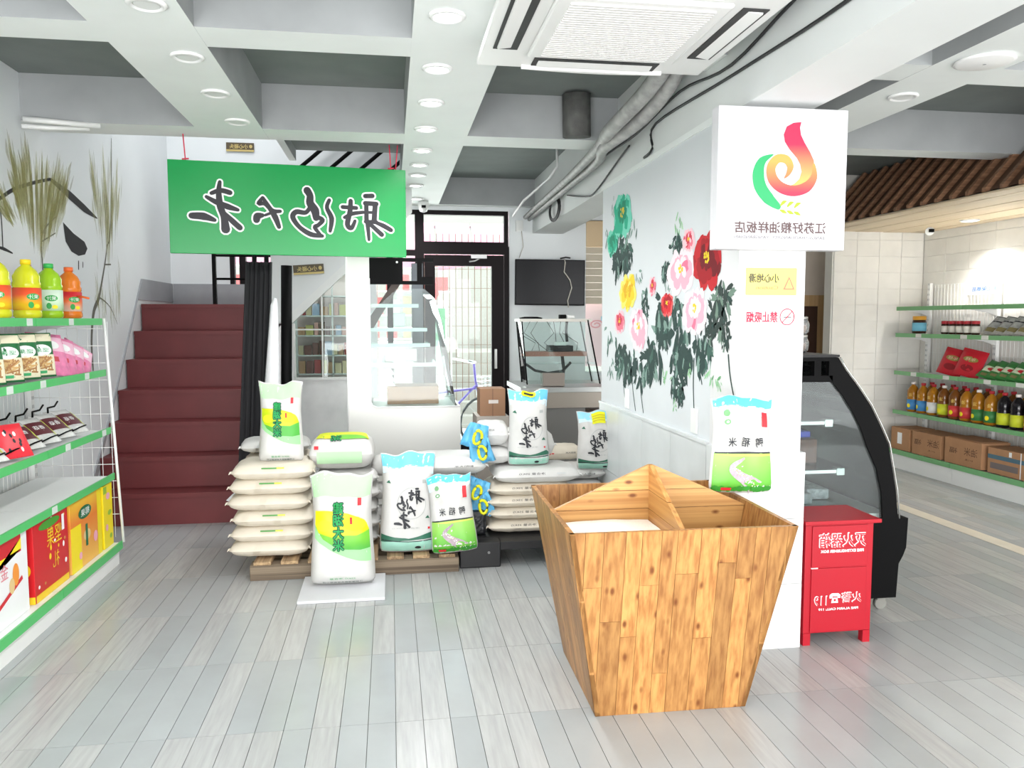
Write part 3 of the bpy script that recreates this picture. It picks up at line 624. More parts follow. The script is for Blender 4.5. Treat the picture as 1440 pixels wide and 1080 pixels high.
def willow_mural():
    W = bpy.data.objects['wall_left']; rr = random.Random(4)
    f = lambda x, y, l: (-2.0995 + .0004 * l, x, y)
    ol = [mat('willow_%d' % i, c, .8) for i, c in enumerate(((178, 176, 112), (192, 190, 136), (160, 156, 88), (204, 202, 168)))]
    ol = [mat('willow_wash_%d' % i, c, .8, alpha=.34) for i, c in enumerate(((182, 178, 104), (192, 190, 126), (160, 154, 84), (200, 198, 150)))]
    P = Print(f)
    def strands(n, x0, x1, xb0, xb1, top0, top1, bot, wid=.012):
        for i in range(n):
            t = rr.random(); x = x0 + (x1 - x0) * t; xb = xb0 + (xb1 - xb0) * t; yt = top0 + (top1 - top0) * rr.random(); e = abs(2 * t - 1)
            full = yt - bot * (1 - .0 * e) - e * .38 * (yt - bot); a = rr.uniform(0, .55) * full; L_ = rr.uniform(.25, .6) * full; L_ = min(L_, full - a)
            y0 = yt - a; q0 = a / max(yt - bot, .1); q1 = (a + L_) / max(yt - bot, .1)
            xa, xc = x + (xb - x) * q0, x + (xb - x) * q1
            P.stroke([(xa + rr.uniform(-.02, .02), y0), ((xa + xc) / 2 + rr.uniform(-.015, .015), y0 - L_ / 2), (xc, y0 - L_)], [.001, wid * rr.uniform(.5, 1.2), .001], rr.randrange(4), 1, cap=0)
    strands(210, 4.86, 5.85, 5.12, 5.36, 2.42, 2.58, 1.72, .017); strands(60, 4.3, 4.95, 4.75, 5.1, 2.15, 2.35, 1.95, .018)
    strands(80, 6.08, 6.9, 6.3, 6.6, 2.55, 2.82, 1.75, .014); strands(40, 6.15, 6.75, 6.2, 6.75, 1.65, 2.0, 1.25, .009)
    o = P.build('painted_willow_leaves', ol, W); o['kind'] = 'stuff'
    P = Print(f); st = P.stroke
    st([(4.3, 1.9), (4.532, 2.017), (4.769, 2.106), (4.944, 2.183), (5.178, 2.257), (5.458, 2.33)], [.01, .01, .012, .012, .011, .009], 0, 2)
    st([(5.458, 2.33), (5.768, 2.276), (6.013, 2.225), (6.255, 2.187)], [.01, .03, .028, .004], 0, 2)
    P.poly([(5.63, 2.085), (5.66, 1.963), (5.75, 1.905), (5.871, 1.886), (5.99, 1.905), (6.04, 1.95), (5.99, 1.993), (5.8, 2.03)], 0, 2)
    st([(5.867, 1.847), (5.861, 1.798)], .008, 0); st([(5.944, 1.847), (5.94, 1.815)], .006, 0)
    st([(4.77, 2.09), (4.789, 2.0), (4.789, 1.839)], .006, 0); st([(4.70, 1.845), (4.80, 1.84), (4.90, 1.825)], [.004, .01, .004], 0)
    P.build('painted_roof', mat('mural_black', (44, 44, 46), .8), W)
    P = Print(f); st = P.stroke
    st([(6.441, 2.01), (6.38, 1.873), (6.287, 1.711), (6.217, 1.605), (6.106, 1.501), (6.044, 1.30), (6.05, 1.1)], [.006, .011, .014, .02, .022, .018, .015], 0)
    st([(6.364, 1.861), (6.503, 1.871)], .006, 0); st([(6.22, 1.62), (6.45, 1.55), (6.60, 1.42)], [.006, .004, .002], 0)
    st([(5.295, 1.70), (5.289, 1.926), (5.36, 2.02), (5.519, 2.105)], [.008, .007, .006, .003], 0); st([(5.30, 1.93), (5.5, 2.0)], .004, 0); st([(6.631, 2.837), (6.59, 2.481), (6.513, 2.096), (6.441, 2.01)], [.004, .006, .006, .006], 0)
    P.build('painted_trunk', mat('mural_grey_brown', (108, 106, 98), .8), W)

# brush lettering digitised in sheet units (x right, y down); each glyph is a list of (points, half widths)
GLYPHS = {
 'mi': [([(185, 478), (245, 480), (300, 498)], [16, 20, 10]), ([(332, 295), (325, 350), (330, 420), (348, 480), (355, 545)], [9, 14, 18, 17, 23]), ([(288, 356), (335, 340), (382, 350)], [10, 13, 13]), ([(262, 376), (310, 402), (370, 425), (420, 440)], [9, 14, 16, 9]), ([(345, 455), (390, 500), (428, 535)], [10, 15, 15])],
 'da': [([(545, 465), (520, 470), (515, 490)], [12, 19, 18]), ([(550, 370), (528, 402), (560, 402), (600, 438), (640, 440)], [9, 11, 11, 12, 9]), ([(550, 370), (582, 420), (612, 470), (632, 525)], [9, 12, 16, 11]), ([(635, 442), (600, 448), (560, 464)], [7, 8, 7])],
 'yang': [([(785, 322), (800, 350), (800, 390), (825, 430), (830, 470)], [20, 18, 21, 23, 17]), ([(800, 410), (775, 442), (725, 440), (706, 470), (740, 522), (800, 560), (862, 568)], [10, 12, 14, 14, 12, 14, 10]), ([(830, 462), (866, 480), (842, 508), (822, 522), (852, 562)], [12, 12, 11, 11, 9]), ([(903, 370), (890, 412), (914, 470), (905, 540)], [10, 11, 14, 9])],
 'she': [([(1020, 370), (1015, 430), (1000, 500), (1022, 520), (1042, 480)], [12, 14, 14, 12, 9]), ([(975, 405), (1050, 408)], [11, 11]), ([(985, 462), (1030, 440), (1090, 430)], [9, 11, 9]), ([(1100, 340), (1140, 338)], [12, 13]), ([(1100, 380), (1162, 382)], [13, 13]), ([(1106, 380), (1106, 480)], [12, 13]), ([(1155, 385), (1148, 480)], [14, 15]), ([(1105, 430), (1155, 430)], [8, 8]), ([(1100, 482), (1160, 482)], [10, 11]), ([(1112, 490), (1118, 582)], [13, 8]), ([(1120, 490), (1190, 552)], [11, 13]), ([(1150, 482), (1200, 502), (1242, 525)], [9, 13, 12])]}
GC = {'mi': (305, 425), 'da': (575, 450), 'yang': (805, 445), 'she': (1105, 455)}
def glyph(P, g, cx, cy, k, mi, lay=3, grow=0):
    x0, y0 = GC[g]
    for pts, rad in GLYPHS[g]: P.stroke([(cx + (x - x0) * k, cy - (y - y0) * k) for x, y in pts], [r * k for r in rad], mi, lay, grow)

def signs():
    g = thing('hanging_sign', 'green hanging sign board with black brush lettering edged in white', 'sign', (-.62, 5.35, 1.866), R(6))
    gm = mat('sign_green', (14, 150, 74), .25); boxo('board', (-.735, 0, 0), (.735, .03, .575), gm, g, .003)
    P = Print(flat((0, -.0006, .29), (1, 0, 0), (0, 0, 1), .0004)); k = 1.465 / 1252
    for q in GC:
        cx = (GC[q][0] - 700) * k; cy = -(GC[q][1] - 430) * k
        glyph(P, q, cx, cy, k, 1, 2, .0105)
    P.build('letter_outline', [PK, PW], g)
    P = Print(flat((0, -.0030, .29), (1, 0, 0), (0, 0, 1), .0004))
    for q in GC: glyph(P, q, (GC[q][0] - 700) * k, -(GC[q][1] - 430) * k, k, 0, 2)
    P.build('lettering', [mat('sign_ink', (24, 20, 30), .4)], g)
    for x, n in ((-.63, 1), (.64, 2)):
        rp = B(); rp.tube([(x, .01, .57), (x - .01, .01, .735)], .004, 6)
        if n == 2: rp.tube([(x + .03, .01, .57), (x + .045, .01, .735)], .004, 6)
        rp.tube([(x - .02, .008, .58), (x + .02, .008, .585)], .005, 6); rp.build('red_cord', mat('red_cord', (214, 60, 84), .6), g)
    # white lightbox with a swirl emblem above the column
    w_ = thing('logo_sign', 'white square sign with red swirl emblem mounted on the column', 'sign', (1.612, 3.19, 1.742))
    boxo('board', (-.284, -.045, -.0), (.284, .028, .578), mat('sign_white', (216, 215, 219), .35), w_, .004)
    k = .568 / 622   # sheet units of the emblem drawing -> metres, origin at board's lower left
    fx = flat((-.284, -.0462, .578), (1, 0, 0), (0, 0, 1), .0005)
    X = lambda x, y: ((x - 40) * k, -(y - 62) * k * .93)
    def grad(name, c0, c1, z0, z1):
        if name in MATS: return MATS[name]
        m = mat(name, c0, .4); nt = m.node_tree; tc = nt.nodes.new('ShaderNodeTexCoord'); sp = nt.nodes.new('ShaderNodeSeparateXYZ'); mr = nt.nodes.new('ShaderNodeMapRange'); mx = nt.nodes.new('ShaderNodeMix'); mx.data_type = 'RGBA'
        nt.links.new(tc.outputs['Object'], sp.inputs[0]); nt.links.new(sp.outputs['Z'], mr.inputs[0]); mr.inputs[1].default_value = z0; mr.inputs[2].default_value = z1
        nt.links.new(mr.outputs[0], mx.inputs[0]); mx.inputs[6].default_value = s2l(c0) + (1,); mx.inputs[7].default_value = s2l(c1) + (1,); nt.links.new(mx.outputs[2], nt.nodes['Principled BSDF'].inputs['Base Color']); return m
    P = Print(fx); PP = lambda pts: [X(*p) for p in pts]
    P.poly(PP([(432, 128), (395, 133), (362, 152), (349, 190), (355, 225), (380, 262), (415, 300), (432, 330), (440, 365), (430, 400), (405, 425), (385, 433), (430, 432), (470, 405), (500, 360), (498, 310), (478, 270), (450, 225), (432, 190), (426, 155)]), 0, 2)
    P.build('emblem_flame', grad('flame_red', (244, 176, 96), (214, 36, 76), .28, .43), w_)
    P = Print(fx)
    P.stroke(PP([(498, 330), (500, 390), (465, 438), (405, 458), (345, 445), (302, 405), (292, 350), (320, 308), (362, 308), (384, 340), (375, 375), (357, 398)]), [v * k for v in (6, 16, 24, 24, 24, 24, 21, 19, 19, 16, 10, 2)], 0, 3)
    P.build('emblem_swirl', grad('swirl_orange', (214, 44, 76), (236, 158, 78), .235, .36), w_)
    P = Print(fx); P.stroke(PP([(302, 286), (250, 318), (232, 375), (242, 440), (282, 496), (330, 535)]), [v * k for v in (1, 18, 27, 29, 27, 14)], 0, 2); P.build('emblem_leaf', mat('emblem_green', (38, 164, 98), .4), w_)
    P = Print(fx)
    for i in range(3):
        for sgn in (0, 1):
            x, y = 350 + i * 34, 530 + i * 4; P.stroke(PP([(x - 8, y + (22 if sgn else 0)), (x + 6, y - 16 + sgn * 44), (x + 22, y - 22 + (sgn * 58))]), [v * k for v in (3, 8, 1)], 0, 3)
    P.build('emblem_wheat', mat('wheat_green', (160, 190, 40), .4), w_)
    P = Print(fx); cx, cy = X(345, 636); P.text('江苏好粮油样板店', cx, cy, 56 * k * .9, 0, width=440 * k, bold=.0009); P.text('JIANGSU HAOLIANGYOU YANGBANDIAN', X(343, 0)[0], X(0, 686)[1], 20 * k * .9, 1, width=440 * k)
    P.build('lettering', [mat('sign_brown_ink', (96, 76, 76), .5), mat('sign_grey_ink', (104, 100, 104), .5)], w_)
    # two small placards on the column
    for nm, lab, z, kind in (('caution_placard', 'pale yellow caution placard on the column, above the no smoking placard', 1.556, 0), ('no_smoking_placard', 'white no smoking placard with red characters on the column', 1.405, 1)):
        t = thing(nm, lab, 'placard', (1.61, 3.2205, z))
        boxo('plate', (-.115, -.004, 0), (.115, 0, .115 if kind == 0 else .115), mat('placard_yellow', (232, 214, 110), .35) if kind == 0 else PW, t, .0015)
        P = Print(flat((0, -.0045, .058), (1, 0, 0), (0, 0, 1), .0004))
        if kind == 0:
            P.text('小心地滑', -.035, .014, .036, 0, width=.135, bold=.0008); P.text('Caution', -.02, -.026, .016, 1, width=.10); P.poly([(.052, -.035), (.106, -.035), (.079, .022)], 1, 1); P.poly([(.062, -.029), (.096, -.029), (.079, .010)], 2, 2); P.text('!', .079, -.012, .022, 1, lay=5)
            P.build('lettering', [mat('faded_ink', (70, 70, 60), .5), mat('faded_pink', (214, 120, 100), .5), mat('placard_yellow', (250, 238, 150))], t)
        else:
            P.text('禁止吸烟', -.04, .0, .045, 0, width=.14, bold=.0012)
            P.stroke([(.074 + .032 * math.cos(a * .4), .0 + .034 * math.sin(a * .4)) for a in range(17)], .0022, 0, 3, cap=0); P.stroke([(.052, -.024), (.097, .024)], .002, 0, 3); P.rect(.058, -.003, .094, .001, 1, 2); P.stroke([(.056, .010), (.062, .016), (.066, .008)], .001, 1, 2)
            P.build('lettering', [mat('placard_pink_red', (206, 40, 70), .5), PK], t)
    for nm, lab, loc, rz in (('warning_plaque', 'small dark plaque with gold characters high on the wall above green sign', (-1.42, 8.19, 3.12), 0), ('warning_plaque', 'small dark plaque with gold characters on grey stair side right of black posts', (-.70, 7.195, 1.89), -.07)):
        t = thing(nm, lab, 'plaque', loc, rot=(0, rz, 0)); boxo('plate', (-.13, -.006, -.042), (.13, 0, .042), mat('plaque_dark', (92, 80, 62), .4), t)
        boxo('plaque_rim', (-.13, -.007, -.042), (.13, -.0061, -.024), mat('plaque_gold', (206, 184, 120), .4), t)
        P = Print(flat((0, -.0075, .006), (1, 0, 0), (0, 0, 1), .0004)); P.text('小心碰头', -.012, .0, .042, 0, width=.17, bold=.001); P.ell(.10, .002, .015, .017, 0); P.build('lettering', mat('plaque_gold', (206, 184, 120)), t)

# ================================================================ WOODEN RICE BOX
def clip(poly, a, b, c):
    """keep a*x+b*y<=c"""
    out = []
    for i in range(len(poly)):
        p, q = poly[i], poly[(i + 1) % len(poly)]; dp, dq = a * p[0] + b * p[1] - c, a * q[0] + b * q[1] - c
        if dp <= 0: out.append(p)
        if dp * dq < 0: t = dp / (dp - dq); out.append((p[0] + (q[0] - p[0]) * t, p[1] + (q[1] - p[1]) * t))
    return out
def rice_box():
    t = thing('wooden_rice_box', 'large tapered pine box with crossed dividers standing in front of the column', 'wooden box', (1.018, 3.02, 0), R(-.8))
    wv = wood('pine_board', (186, 136, 78), (144, 94, 48), 2, .24); wh = wood('pine_board_level', (204, 156, 94), (172, 120, 64), 0, .10); edge = wood('pine_edge', (212, 160, 94), (170, 116, 62), 0, .1, False)
    b0, b1, H_ = .289, .4155, .72; rr = random.Random(21); th = .018
    def shell(name, rotk):
        ca, sa = math.cos(rotk * math.pi / 2), math.sin(rotk * math.pi / 2)
        def M(x, v, d):   # panel plane x across, v = 0..1 up, d inwards
            r = b0 + (b1 - b0) * v - d; X, Y, Z = x, -r, v * H_; return (X * ca - Y * sa, X * sa + Y * ca, Z)
        root = obj(name, None, t)
        x = -b1
        while x < b1:
            w_ = rr.uniform(.05, .085); xe = min(x + w_, b1); 
            if b1 - xe < .03: xe = b1
            cuts = sorted([0, 1] + ([rr.uniform(.2, .85)] if rr.random() < .75 else []))
            for va, vb in zip(cuts, cuts[1:]):
                g = .0007; pl = [(x + g, va + g), (xe - g, va + g), (xe - g, vb - g), (x + g, vb - g)]
                s = (b1 - b0); pl = clip(pl, 1, -s, b0); pl = clip(pl, -1, -s, b0)
                if len(pl) < 3: continue
                A = sum(pl[i][0] * pl[(i + 1) % len(pl)][1] - pl[(i + 1) % len(pl)][0] * pl[i][1] for i in range(len(pl)))
                if abs(A) < 2e-4: continue
                b = B(); f = [b.bm.verts.new(M(p[0], p[1], 0)) for p in pl]; k = [b.bm.verts.new(M(p[0] * (1 - .0), p[1], th)) for p in pl]
                n = len(pl); b.bm.faces.new(f); b.bm.faces.new(k[::-1])
                for i in range(n): b.bm.faces.new((f[i], f[(i + 1) % n], k[(i + 1) % n], k[i]))
                b.build('board', wv, root)
            x = xe
    for k, nm in enumerate(('front_panel', 'right_panel', 'back_panel', 'left_panel')): shell(nm, k)
    # crossed dividers rising to a point in the middle
    for nm, ax in (('divider', 0), ('divider', 1)):
        root = obj(nm, None, t); r = lambda z: b0 + (b1 - b0) * z / H_ - th - .002
        for lo, hi in ((.02, .30), (.302, .60), (.602, .70), (.702, .775), (.777, .88)):
            top = lambda u: .88 - abs(u) * (.88 - .705) / (b1 - .02)
            pts = [(-.42, lo), (.42, lo), (.42, hi), (-.42, hi)]; pts = clip(pts, 1, -(b1 - b0) / H_, b0 - th - .002); pts = clip(pts, -1, -(b1 - b0) / H_, b0 - th - .002)
            sl = (.88 - .705) / (b1 - .02); pts = clip(pts, sl, 1, .88); pts = clip(pts, -sl, 1, .88)
            if len(pts) < 3: continue
            for sgn in (-1, 1):
                q = clip(pts, -sgn, 0, -.0091)
                if len(q) < 3: continue
                b = B()
                if ax == 0: b.prism([(p[0], -.009, p[1]) for p in q], (0, .018, 0))
                else: b.prism([(-.009, p[0], p[1]) for p in q], (.018, 0, 0))
                b.build('board', wh if ax == 0 else wood('pine_board_deep', (200, 150, 88), (166, 110, 54), 1, .1), root)
        B().box((-.009, -.009, .02), (.009, .009, .872)).build('corner_batten', edge, root)
    boxo('base_board', (-.27, -.27, .012), (.27, .27, .03), wv, t)
    rc = mat('rice_grain', (240, 236, 226), .7, vary=.06, scale=160, bump=.5)
    o = B(); n = 14; g = []
    for i in range(n + 1):
        row = []
        for j in range(n + 1):
            u, v = i / n, j / n; x = -.385 + .372 * u; y = -.385 + .372 * v; z = .655 + .028 * math.exp(-((u - .45) ** 2 + (v - .6) ** 2) * 8) + .006 * noise.noise((x * 9, y * 9, 1)); row.append(o.bm.verts.new((x, y, z)))
        g.append(row)
    for i in range(n):
        for j in range(n): o.bm.faces.new((g[i][j], g[i + 1][j], g[i + 1][j + 1], g[i][j + 1])).smooth = True
    q = o.build('loose_rice', rc, None); q.location = t.location; q['kind'] = 'stuff'; tag(q, 'loose white rice filling the front left compartment of the pine box', 'rice')
    q = boxo('loose_grain', (.012, .012, .45), (.36, .36, .47), mat('brown_grain', (214, 196, 158), .8, vary=.1, scale=120, bump=.5)); q.location = t.location; q['kind'] = 'stuff'; tag(q, 'grain in the back right compartment of the pine box', 'grain')

# ================================================================ RICE BAGS
POLY = {'cream': mat('woven_bag_cream', (212, 203, 187), .55, vary=.04, scale=15, bump=.4), 'white': mat('woven_bag_white', (205, 204, 201), .5, vary=.03, scale=13, bump=.4)}
def surf(w, h, T, seed, flat_=.0, pinch=.16):
    """front and back height of a filled bag over its width x (-w/2..w/2) and height z (0..h)"""
    def f(x, z):
        u = min(1, abs(2 * x / w)); v = max(0, min(1, z / h))
        a = (max(0, 1 - u ** 3.2)) ** .5; top = max(0, min(1, (1 - v) / (pinch + .12))) ** .6 if v > 1 - pinch - .12 else 1; bot = min(1, v / .10) ** .5
        q = T / 2 * a * top * bot * (1 - .12 * v)
        return q + (.008 * noise.noise((x * 13 + seed, z * 9, seed)) + .005 * noise.noise((x * 30 + seed, z * 22, seed))) * (1 - u ** 6) + .007 * noise.noise((x * 34 + z * 14, z * 7 - x * 8, seed + 3.0)) * a * (.15 + v ** 2)
    return f
def outline(w, h, z):
    v = max(0, min(1, z / h)); K = ((0, .93), (.03, .985), (.08, 1.0), (.25, .975), (.45, .925), (.65, .895), (.82, .915), (.93, .965), (1, .99))
    for (a, p), (b, q) in zip(K, K[1:]):
        if v <= b: t = (v - a) / (b - a); return p + (q - p) * t
    return .99
def EZ(u, v, h, seed): return h * (.018 * math.sin(u * 7 + seed) + .012 * math.sin(u * 15 + seed * 2) + .005 * (2 * abs(u)) ** 3) * max(0, v - .6) / .4 - h * .016 * (2 * abs(u)) ** 4 * max(0, 1 - v / .12) * -1
def bag_body(name, w, h, T, seed, m, parent, nx=18, nz=28):
    F = surf(w, h, T, seed); b = B(); rows = []
    for side in (-1, 1):
        g = []
        for j in range(nz + 1):
            z = h * j / nz; k = outline(w, h, z)
            g.append([b.bm.verts.new((w * (i / nx - .5) * k, side * max(0.001, F(w * (i / nx - .5), z)), z + EZ(i / nx - .5, z / h, h, seed))) for i in range(nx + 1)])
        for j in range(nz):
            for i in range(nx):
                q = (g[j][i], g[j][i + 1], g[j + 1][i + 1], g[j + 1][i]); b.bm.faces.new(q if side < 0 else q[::-1]).smooth = True
        rows.append(g)
    A, C = rows
    for j in range(nz):
        for i in (0, nx):
            try: b.bm.faces.new((A[j][i], A[j + 1][i], C[j + 1][i], C[j][i])).smooth = True
            except ValueError: pass
    for i in range(nx):
        for j in (0, nz): b.bm.faces.new((A[j][i], A[j][i + 1], C[j][i + 1], C[j][i]))
    return b.build(name, m, parent), (lambda x, z, l: (x * outline(w, h, max(0, min(h, z))), -max(0.001, F(x, z)) - .0012 * l, z + EZ(x / w, z / h, h, seed)))
INKB = mat('bag_ink', (40, 42, 48), .5)
def vgrad(name, stops, rough=.45):
    """print whose colour runs up the object's height"""
    if name in MATS: return MATS[name]
    m = mat(name, stops[0][1], rough); nt = m.node_tree; tc = nt.nodes.new('ShaderNodeTexCoord'); sp = nt.nodes.new('ShaderNodeSeparateXYZ'); r = nt.nodes.new('ShaderNodeValToRGB')
    nz = nt.nodes.new('ShaderNodeTexNoise'); nz.inputs['Scale'].default_value = 9; ad = nt.nodes.new('ShaderNodeMath'); ad.operation = 'MULTIPLY_ADD'; ad.inputs[1].default_value = .06; nt.links.new(tc.outputs['Object'], nz.inputs[0]); nt.links.new(nz.outputs[0], ad.inputs[0])
    nt.links.new(tc.outputs['Object'], sp.inputs[0]); nt.links.new(sp.outputs['Z'], ad.inputs[2]); nt.links.new(ad.outputs[0], r.inputs[0])
    e = r.color_ramp.elements
    while len(e) > 1: e.remove(e[-1])
    e[0].position = stops[0][0] + .03; e[0].color = s2l(stops[0][1]) + (1,)
    for p, c in stops[1:]: q = e.new(p + .03); q.color = s2l(c) + (1,)
    nt.links.new(r.outputs[0], nt.nodes['Principled BSDF'].inputs['Base Color']); return m
def design_leaf(f, w, h, t):
    """yellow and green rounded leaf with a vertical row of green characters"""
    P = Print(f, .02); W = w / 2 * .97
    P.rect(-W * .98, h * .80, W * .98, h * .985, 0, 1)                       # pale green band at the mouth
    # crescent
    P.poly([(-W * .93, h * .62), (-W * .93, h * .44)] + [(-W * .9 + 1.8 * W * k / 12, h * (.42 - .2 * math.sin(math.pi * (.5 * k / 12 + .0)) )) for k in range(1, 12)] + [(W * .93, h * .22), (W * .93, h * .36)], 1, 1)
    P.poly([(-W * .93, h * .66), (-W * .9, h * .53), (-W * .65, h * .43), (-W * .3, h * .37), (W * .1, h * .335), (W * .6, h * .325), (W * .93, h * .34), (W * .93, h * .50), (W * .2, h * .47), (-W * .4, h * .50)], 2, 2)
    P.poly([(-W * .93, h * .68), (-W * .93, h * .56), (-W * .8, h * .485), (-W * .3, h * .44), (W * .1, h * .46), (W * .5, h * .455), (W * .93, h * .50), (W * .85, h * .565), (W * .6, h * .62), (W * .2, h * .655), (-W * .3, h * .675)], 3, 3)
    P.ell(W * .42, h * .56, W * .42, h * .06, 7, 3.3); P.ell(-W * .6, h * .55, W * .26, h * .05, 7, 3.3)
    c = h * .105
    for k, ch in enumerate('建湖大米'):
        y = h * .705 - k * c * 1.04; P.text(ch, -W * .12, y, c * .95, 4, width=c * .9, lay=6, bold=.0055)
    for k, ch in enumerate('建湖大米'):
        y = h * .705 - k * c * 1.04; P.text(ch, -W * .12, y, c * .95, 5, width=c * .9, lay=9, bold=.0012)
    P.rect(W * .55, h * .73, W * .68, h * .80, 6, 4); P.rect(W * .28, h * .56, W * .36, h * .62, 6, 6)
    P.text('25KG 净含量', .0, h * .075, .011, 5, width=w * .4, lay=3); P.text('江苏建湖县大米有限公司', .0, h * .035, .012, 4, width=w * .62, lay=3)
    P.build('printed_design', [mat('pale_mint', (176, 212, 170), .5), mat('mint', (154, 210, 150), .5), vgrad('leaf_green', [(.2, (80, 170, 66)), (.27, (120, 196, 60))]), vgrad('leaf_yellow', [(.28, (190, 214, 20)), (.36, (236, 230, 20))]), mat('char_dark', (30, 66, 60), .5), mat('char_green', (36, 160, 84), .5), PR, mat('warm_yellow', (248, 222, 40), .5)], t)
def design_brush(f, w, h, t, handle=0, top=(110, 196, 236)):
    """sky-blue mouth, brush characters in a ring, green hills and water at the foot"""
    P = Print(f, .02); W = w / 2 * .97
    P.rect(-W, h * .86, W, h * .99, 0, 1); P.poly([(-W, h * .87), (-W, h * .80), (-W * .5, h * .84), (0, h * .79), (W * .5, h * .83), (W, h * .78), (W, h * .87)], 1, 1)
    P.rect(-W * .98, h * .02, W * .98, h * .125, 2, 1)
    P.poly([(-W, h * .12), (-W, h * .20), (-W * .8, h * .185), (-W * .5, h * .165), (0, h * .15), (W * .3, h * .165), (W * .6, h * .19), (W * .85, h * .21), (W, h * .18), (W, h * .15), (0, h * .13)], 3, 2)
    P.stroke([(-W * .95, h * .14), (0, h * .118), (W * .95, h * .135)], [.003, .002, .003], 4, 3)
    P.ell(-W * .15 + W * .5, h * .055, W * .12, h * .016, 4, 3, 10)
    cx, cy, r = W * .12, h * .50, W * .56; P.stroke([(cx + r * math.cos(a * .33 + 1), cy + r * math.sin(a * .33 + 1)) for a in range(18)], .0015, 5, 2, cap=0)
    k = w / 1150
    glyph(P, 'she', W * .30, h * .575, k * 1.25, 4, 5, .0012); glyph(P, 'yang', -W * .25, h * .50, k * 1.1, 4, 5, .0012); glyph(P, 'da', W * .12, h * .425, k * 1.15, 4, 5, .0012); glyph(P, 'mi', -W * .25, h * .335, k * 1.25, 4, 5, .0012)
    for x, y in ((-W * .8, h * .72), (W * .72, h * .36)): P.poly([(x - .014, y - .006), (x + .014, y - .008), (x + .004, y + .01), (x - .004, y + .004)], 3, 3)
    P.rect(W * .55, h * .70, W * .75, h * .735, 5, 2); P.text('净含量 25KG', -W * .1, h * .255, .008, 5, width=w * .5, lay=3)
    P.rect(W * .72, h * .24, W * .80, h * .262, 6, 2)
    if handle == 1: P.stroke([(-W * .25, h * .965), (W * .25, h * .965)], .016, 7, 6); P.stroke([(-W * .2, h * .965), (W * .2, h * .965)], .006, 4, 7)
    if handle == 2: P.rect(-W * .30, h * .79, W * .42, h * .97, 7, 5); P.stroke([(-W * .26, h * .88), (W * .38, h * .88)], .003, 8, 7); P.stroke([(-W * .26, h * .84), (W * .38, h * .84)], .003, 8, 7); P.stroke([(-W * .26, h * .92), (W * .38, h * .92)], .003, 8, 7)
    P.build('printed_design', [mat('sky_%d_%d_%d' % top, top, .45, vary=.12, scale=10), mat('pale_sky', (206, 230, 242), .5), mat('water_green', (156, 206, 188), .5, vary=.08, scale=12), mat('hill_green', (50, 106, 84), .5), INKB, mat('print_grey', (170, 174, 172), .5), PR, mat('handle_yellow', (226, 226, 30), .4), mat('handle_ochre', (196, 180, 40), .5)], t)
def design_field(f, w, h, t):
    """blue sky mouth, white middle with three characters, green paddy field with a flowered path"""
    P = Print(f, .02); W = w / 2 * .97
    P.rect(-W, h * .90, W, h * .995, 0, 1); P.poly([(-W, h * .91), (-W, h * .80), (-W * .2, h * .86), (W * .5, h * .80), (W, h * .86), (W, h * .91)], 1, 1)
    P.rect(-W * .99, h * .02, W * .99, h * .42, 2, 1); P.stroke([(-W * .98, h * .42), (0, h * .425), (W * .98, h * .425)], [.003, .004, .003], 3, 2, cap=0); P.poly([(-W * .99, h * .405), (W * .99, h * .415), (W * .99, h * .395), (-W * .3, h * .385)], 4, 2)
    P.stroke([(W * .0, h * .37), (-W * .35, h * .30), (-W * .40, h * .24), (-W * .05, h * .16), (W * .25, h * .10), (W * .42, h * .055)], [.004, .010, .016, .022, .030, .034], 5, 3, cap=0)
    rr = random.Random(3)
    for k in range(90):
        q = rr.random(); x = -.4 + q * .85; y = .27 - q * .22; P.ell(W * (x + rr.uniform(-.10, .10)), h * (y + rr.uniform(-.02, .02)), .0022, .002, 6 if k % 4 else 4, 4.2, 6)
    for k in range(40): x = rr.uniform(-.95, .95); P.ell(W * x, h * rr.uniform(.03, .06), .012, .01, 7, 3.5, 7)
    for k, ch in enumerate('鸭稻米'): P.text(ch, W * (.50 - .48 * k), h * (.535 + .0 * k), h * .095, 3, width=w * .14, lay=5, rot=(.12, -.1, .08)[k], bold=.0006)
    P.rect(W * .60, h * .70, W * .80, h * .86, 8, 4); P.ell(-W * .62, h * .83, W * .1, W * .1, 9, 3); P.ell(-W * .62, h * .74, W * .11, W * .08, 9, 3); P.ell(-W * .62, h * .74, W * .05, W * .03, 6, 4)
    P.rect(-W * .75, h * .03, -W * .42, h * .06, 8, 5)
    P.build('printed_design', [mat('sky_80_180_226', (88, 190, 230), .45, vary=.1, scale=10), mat('pale_sky', (206, 230, 242)), vgrad('paddy_green', [(0, (70, 150, 40)), (.08, (116, 190, 74)), (.16, (150, 206, 96))]), INKB, mat('field_yellow', (206, 208, 96), .5), mat('path_lilac', (176, 158, 168), .6, vary=.15, scale=90), PW, mat('grass_dark', (52, 140, 44), .5), PR, mat('stamp_green', (110, 160, 110), .5)], t)
def standing_bag(label, design, w, h, T, loc, rz=0, tilt=0, seed=1, m='white', roll=0, **k):
    t = thing('rice_bag', label, 'bag', loc, rot=(R(tilt), R(roll), R(rz))); body, f = bag_body('sack', w, h, T, seed, POLY[m], t)
    design(f, w, h, t, **k)
    b = B(); b.box((-w * .49, -.0035, h * .965), (w * .49, .0035, h * .972)); b.build('stitching', mat('thread', (210, 214, 210), .7), t); return t
_LM = {}
